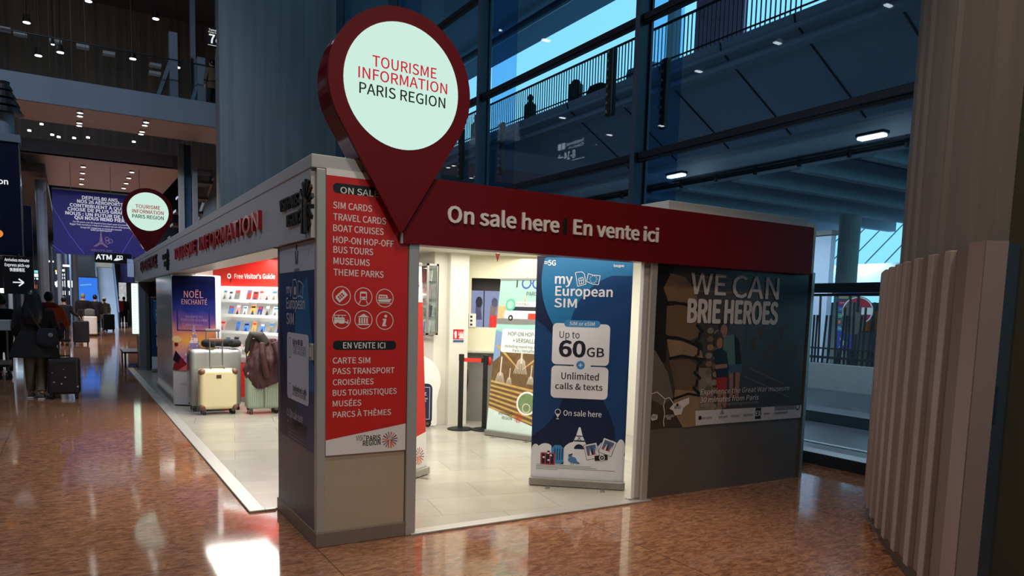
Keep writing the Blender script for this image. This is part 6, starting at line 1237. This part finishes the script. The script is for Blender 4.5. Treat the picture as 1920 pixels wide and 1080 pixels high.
def person(loc, rz, h, lab, top, legs, hair, shoe=(30, 30, 32), armL=((-.25, .02, 1.12), (-.24, .08, .88)), armR=((.25, .02, 1.12), (.24, .08, .88)), stride=.16, hem=.78, long_hair=False, vox=.02, lean=0, hood=None, cap=None, nm='', wide=1.0, flare=0, grip=0.3):
    t = thing('person', (0, 0, 0), lab, 'person')
    sk, L = h/1.7, lambda z: lean*max(0, z-.95)
    def V(x, y, z): return Vector((x, y+L(z), z))*sk
    hips = {}
    legp = {s: [V(s*.085, 0, .92), V(s*.09, (.55 if s*stride < 0 else -.1)*abs(stride)+.03, .50), V(s*.085, -s*stride*.9 if s*stride > 0 else -s*stride, .09)] for s in (-1, 1)}
    sh = {s: V(s*.185*wide, 0, 1.385) for s in (-1, 1)}
    arms = {-1: [sh[-1], V(*armL[0]), V(*armL[1])], 1: [sh[1], V(*armR[0]), V(*armR[1])]}
    def torso(mb, g=0, z0=.84, z1=1.47, fl=0):
        prof = [(.84, .155, .115), (.95, .16, .12), (1.08, .138, .105), (1.2, .15, .115), (1.32, .178, .12), (1.40, .165, .095), (1.445, .085, .07), (1.50, .058, .06)]
        rings = []
        if z0 < .84: rings.append([V((.155+g+fl)*wide*math.cos(a), (.125+g+fl*.7)*math.sin(a), z0) for a in [2*math.pi*j/16 for j in range(16)]])
        for z, a_, b_ in prof:
            if z0-.001 <= z <= z1: f_ = fl*max(0, (1.1-z)/.4) if z < 1.1 else 0; rings.append([V((a_+g+f_)*wide*math.cos(a), (b_+g+f_*.6)*math.sin(a), z) for a in [2*math.pi*j/16 for j in range(16)]])
        mb.loft(rings)
    # continuous body
    mb = MB(); torso(mb, 0, .84, 1.51)
    for s in (-1, 1):
        mb.tube(legp[s], [.085*sk, .058*sk, .042*sk], 10); f0 = legp[s][2]; mb.tube([f0+Vector((0, -.05, -.05))*sk, f0+Vector((0, .04, -.055))*sk, f0+Vector((0, .15, -.065))*sk], [.036*sk, .04*sk, .025*sk], 8)
        mb.tube(arms[s], [.052*sk, .042*sk, .03*sk], 10); fingers(mb, arms[s][2], arms[s][2]-arms[s][1]+Vector((0, 0, -.12)), -s, grip, sk)
    mb.tube([V(0, 0, 1.45), V(0, .01, 1.56)], .052*sk, 10); hc = V(0, .025, 1.60); mb.ell(hc, (.074*sk, .092*sk, .108*sk), 14, 10); mb.ell(hc+Vector((0, .03, -.065))*sk, (.05*sk, .06*sk, .05*sk))
    mb.tube([hc+Vector((0, .085, .02))*sk, hc+Vector((0, .112, -.025))*sk], [.010*sk, .017*sk], 8)
    for s in (-1, 1): mb.ell(hc+Vector((s*.074, -.005, -.01))*sk, (.012*sk, .022*sk, .034*sk))
    mb.ell(hc+Vector((0, .088, -.06))*sk, (.024*sk, .012*sk, .009*sk))
    for s in (-1, 1): mb.ell(hc+Vector((s*.03, .078, .015))*sk, (.015*sk, .012*sk, .01*sk))
    mb.build('body', SKIN, t, local=True, remesh=min(vox, .012), smo=1)
    # trousers
    mb = MB(); torso(mb, .012, .84, 1.0)
    for s in (-1, 1): a, b, c = legp[s]; mb.tube([a+Vector((0, 0, .04)), a, b, c+Vector((0, 0, .03))*sk], [.09*sk, .098*sk, .078*sk, .066*sk], 12)
    mb.build('trousers', legs, t, local=True, remesh=vox, smo=2)
    # top
    mb = MB(); torso(mb, .03, hem, 1.47, flare)
    for s in (-1, 1): a, b, c = arms[s]; mb.tube([a+Vector((-s*.03, 0, .0)), a, b, c+(b-c)*.08], [.066*sk, .072*sk, .06*sk, .048*sk], 12)
    mb.build('jacket', top, t, local=True, remesh=vox, smo=2)
    # shoes, hair
    for s in (-1, 1):
        f0 = legp[s][2]; mb = MB(); mb.tube([f0+Vector((0, -.07, -.05))*sk, f0+Vector((0, .02, -.045))*sk, f0+Vector((0, .12, -.058))*sk, f0+Vector((0, .19, -.066))*sk], [(.044*sk, .04*sk), (.05*sk, .045*sk), (.034*sk, .045*sk), (.018*sk, .034*sk)], 10)
        u = mb.build('shoe', mat('shoe_%d' % shoe[0], shoe, .6), t, local=True, remesh=.012, smo=1)
        m = MB(); g_ = f0+Vector((0, 0, -.09))*sk; m.box((g_.x-.045, g_.y-.11, g_.z), (g_.x+.045, g_.y+.2, g_.z+.02)); m.build('sole', WHITEP if long_hair else BLACK, u, local=True, bev=.008)
    mb = MB(); mb.ell(hc+Vector((0, -.018, .022))*sk, (.088*sk, .094*sk, .112*sk), 14, 10)
    if long_hair:
        mb.loft([[V(a_*math.cos(q), -.02+b_*math.sin(q)+o_, z) for q in [2*math.pi*j/14 for j in range(14)]] for z, a_, b_, o_ in ((1.66, .09, .085, 0), (1.55, .115, .085, -.02), (1.42, .15, .07, -.06), (1.28, .155, .06, -.10), (1.18, .12, .04, -.105))])
    hr = mb.build('hair', hair, t, local=True, remesh=.014, smo=2)
    if cap: mb = MB(); mb.ell(hc+Vector((0, -.01, .05))*sk, (.098*sk, .104*sk, .085*sk), 14, 9); mb.build('knit_cap', cap, t, local=True, remesh=.016, smo=1)
    if hood: mb = MB(); mb.tube([V(-.14, -.02, 1.42), V(-.1, -.12, 1.45), V(0, -.15, 1.45), V(.1, -.12, 1.45), V(.14, -.02, 1.42)], .055*sk, 10); mb.build('hood', hood, t, local=True, remesh=.02, smo=2)
    t.location = loc; t.rotation_euler = (0, 0, rz); return t
KHAKI = mat('trouser_khaki', (92, 92, 80), .85, var=.15, scale=20); BLUEBK = mat('cloth_blueblack', (24, 26, 38), .9, var=.2, scale=20); CHAR = mat('cloth_charcoal', (44, 44, 50), .9, var=.2, scale=20)
ORNG = mat('cloth_orange', (236, 98, 40), .8, var=.15); OLIV = mat('cloth_olive', (96, 92, 72), .85, var=.15); REDC = mat('cloth_red', (170, 24, 36), .8, var=.12); GREYT = mat('cloth_grey', (120, 112, 108), .85, var=.15)
w1 = person((-1.84, 9.12, 0), -.12, 1.70, 'woman with long black hair in a wide black coat pulling a speckled suitcase', MATB, KHAKI, HAIRB, (70, 66, 66), armL=((-.25, -.02, 1.12), (-.22, .10, .92)), armR=((.27, .02, 1.13), (.37, .06, .93)), stride=.10, hem=.66, long_hair=True, vox=.015, wide=1.08, flare=.14)
t = thing('shoulder_bag', (-1.67, 8.95, .9), 'dark blue shoulder bag hanging on the woman in the black coat', 'bag')
mb = MB(); mb.loft([[Vector((-1.66+a*math.cos(q), 8.92+b*math.sin(q), z)) for q in [2*math.pi*j/16 for j in range(16)]] for z, a, b in ((.83, .10, .05), (.88, .15, .075), (1.02, .15, .07), (1.12, .12, .05))]); mb.build('pouch', BLUEBK, t, remesh=.014, smo=2)
MB().tube([(-1.74, 8.93, 1.10), (-1.82, 8.88, 1.25), (-1.90, 8.93, 1.44)], [(.02, .006)]*3, 8).build('strap', BLACK, t); MB().ell((-1.62, 8.83, 1.02), (.035, .015, .035)).build('charm', mat('charm_grey', (120, 122, 130), .4), t)
SPK = bpy.data.materials.new('speckled_black'); SPK.use_nodes = True; nt = SPK.node_tree; b_ = nt.nodes['Principled BSDF']; b_.inputs['Roughness'].default_value = .45
vo = nt.nodes.new('ShaderNodeTexVoronoi'); vo.inputs['Scale'].default_value = 11; rp = nt.nodes.new('ShaderNodeValToRGB'); rp.color_ramp.elements[0].position = .1; rp.color_ramp.elements[0].color = (.55, .55, .58, 1); rp.color_ramp.elements[1].position = .16; rp.color_ramp.elements[1].color = (.012, .012, .016, 1)
tc = nt.nodes.new('ShaderNodeTexCoord'); nt.links.new(tc.outputs['Object'], vo.inputs['Vector']); nt.links.new(vo.outputs['Distance'], rp.inputs[0]); nt.links.new(rp.outputs[0], b_.inputs['Base Color'])
suitcase('suitcase', (-1.46, 9.02, 0), -.05, .45, .27, .58, (SPK, BLACK, BLACK), 'black speckled suitcase pulled by the woman in the black coat', handle=.26)
p2 = person((-1.72, 13.6, 0), -.1, 1.70, 'person in an orange jacket with dark hair walking ahead of the woman', ORNG, GREYT, HAIRB, armR=((.28, .05, 1.15), (.30, .2, 1.0)), hood=mat('hood_dark_orange', (150, 54, 26), .85), stride=.14)
MB().tube([(-.13, -.14, 1.40), (-.13, -.19, 1.25), (-.11, -.17, 1.05)], [(.05, .06), (.08, .09), (.07, .07)], 10).build('backpack', mat('pack_grey', (52, 50, 48), .85), p2, local=True)
person((-1.52, 24.5, 0), -.1, 1.62, 'person in dark clothes leaning towards a big dark suitcase', BLUEBK, BLUEBK, HAIRB, armR=((.27, .1, 1.15), (.45, .2, 1.02)), lean=.25, stride=.12)
suitcase('suitcase', (-1.02, 25.1, 0), 0, .5, .3, .75, (CHAR, BLACK, BLACK), 'big charcoal suitcase beside the leaning person', handle=.35)
person((-.83, 32.5, 0), -.05, 1.80, 'tall person with grey hair in a long black coat before the blue screen', MATB, MATB, mat('hair_grey', (150, 140, 124), .6, var=.2), hem=.55, stride=.1, wide=1.12)
person((-.36, 32.9, 0), -.05, 1.76, 'person with dark hair in a navy coat beside the grey-haired one', BLUEBK, MATB, HAIRB, hem=.6, stride=.1)
suitcase('suitcase', (-.60, 31.9, 0), 0, .55, .35, .78, (mat('case_white', (226, 226, 226), .35), DGREY, BLACK), 'white suitcase pulled behind the couple in dark coats', handle=.3)
o = MB().box((-.8, 31.75, .87), (-.4, 32.05, 1.16)).build('travel_bag', mat('bag_grey', (96, 98, 104), .7), bev=.06); tag(o, 'grey travel bag lying on top of the white suitcase', 'bag')
person((.20, 38.6, 0), -.05, 1.66, 'person in an olive coat and cream knit cap walking away', OLIV, CHAR, HAIRB, hem=.6, cap=mat('cap_cream', (206, 190, 156), .8), stride=.1)
suitcase('suitcase', (.36, 37.9, 0), .1, .5, .3, .78, (MATB, BLACK, BLACK), 'black suitcase pulled by the person in the cream cap', handle=.3)
person((1.35, 49.0, 0), 0, 1.80, 'person in a red jacket and black trousers far down the hall', REDC, MATB, HAIRB, stride=.08)
person((1.75, 50.0, 0), 0, 1.78, 'person in dark clothes just beyond the red jacket', BLUEBK, MATB, HAIRB, stride=.08)
person((-2.50, 13.1, 0), .1, 1.60, 'person in black cut off by the frame edge beside the trolley', MATB, BLUEBK, HAIRB, stride=.1)
t = thing('luggage_trolley', (-2.55, 12.6, 0), 'metal luggage trolley with white box at the edge of the hall', 'trolley')
MB().box((-2.95, 12.3, .25), (-2.36, 12.9, .30)).build('deck', DSTEEL, t); MB().box((-2.9, 12.32, .3), (-2.36, 12.85, .36)).build('rail', ALU, t)
MB().box((-2.95, 12.3, .95), (-2.33, 12.75, 1.15)).build('white_box', mat('box_white', (170, 174, 178), .5), t, bev=.01)
for x in (-2.85, -2.42):
    MB().tube([(x, 12.8, .1), (x, 12.8, 1.0)], .018, 8).build('upright', ALU, t)
    for y in (12.4, 12.8): MB().cyl((x-.02, y, .07), (x+.02, y, .07), .07, 12).build('wheel', BLACK, t)
x, y, z = (2.745,20.500,7.847)
pb = person((x, 21.0, 7.552), .6, 1.66, 'person in brown standing on the footbridge beside the pier', mat('cloth_brown', (112, 84, 62), .85), MATB, HAIRB, stride=.06)
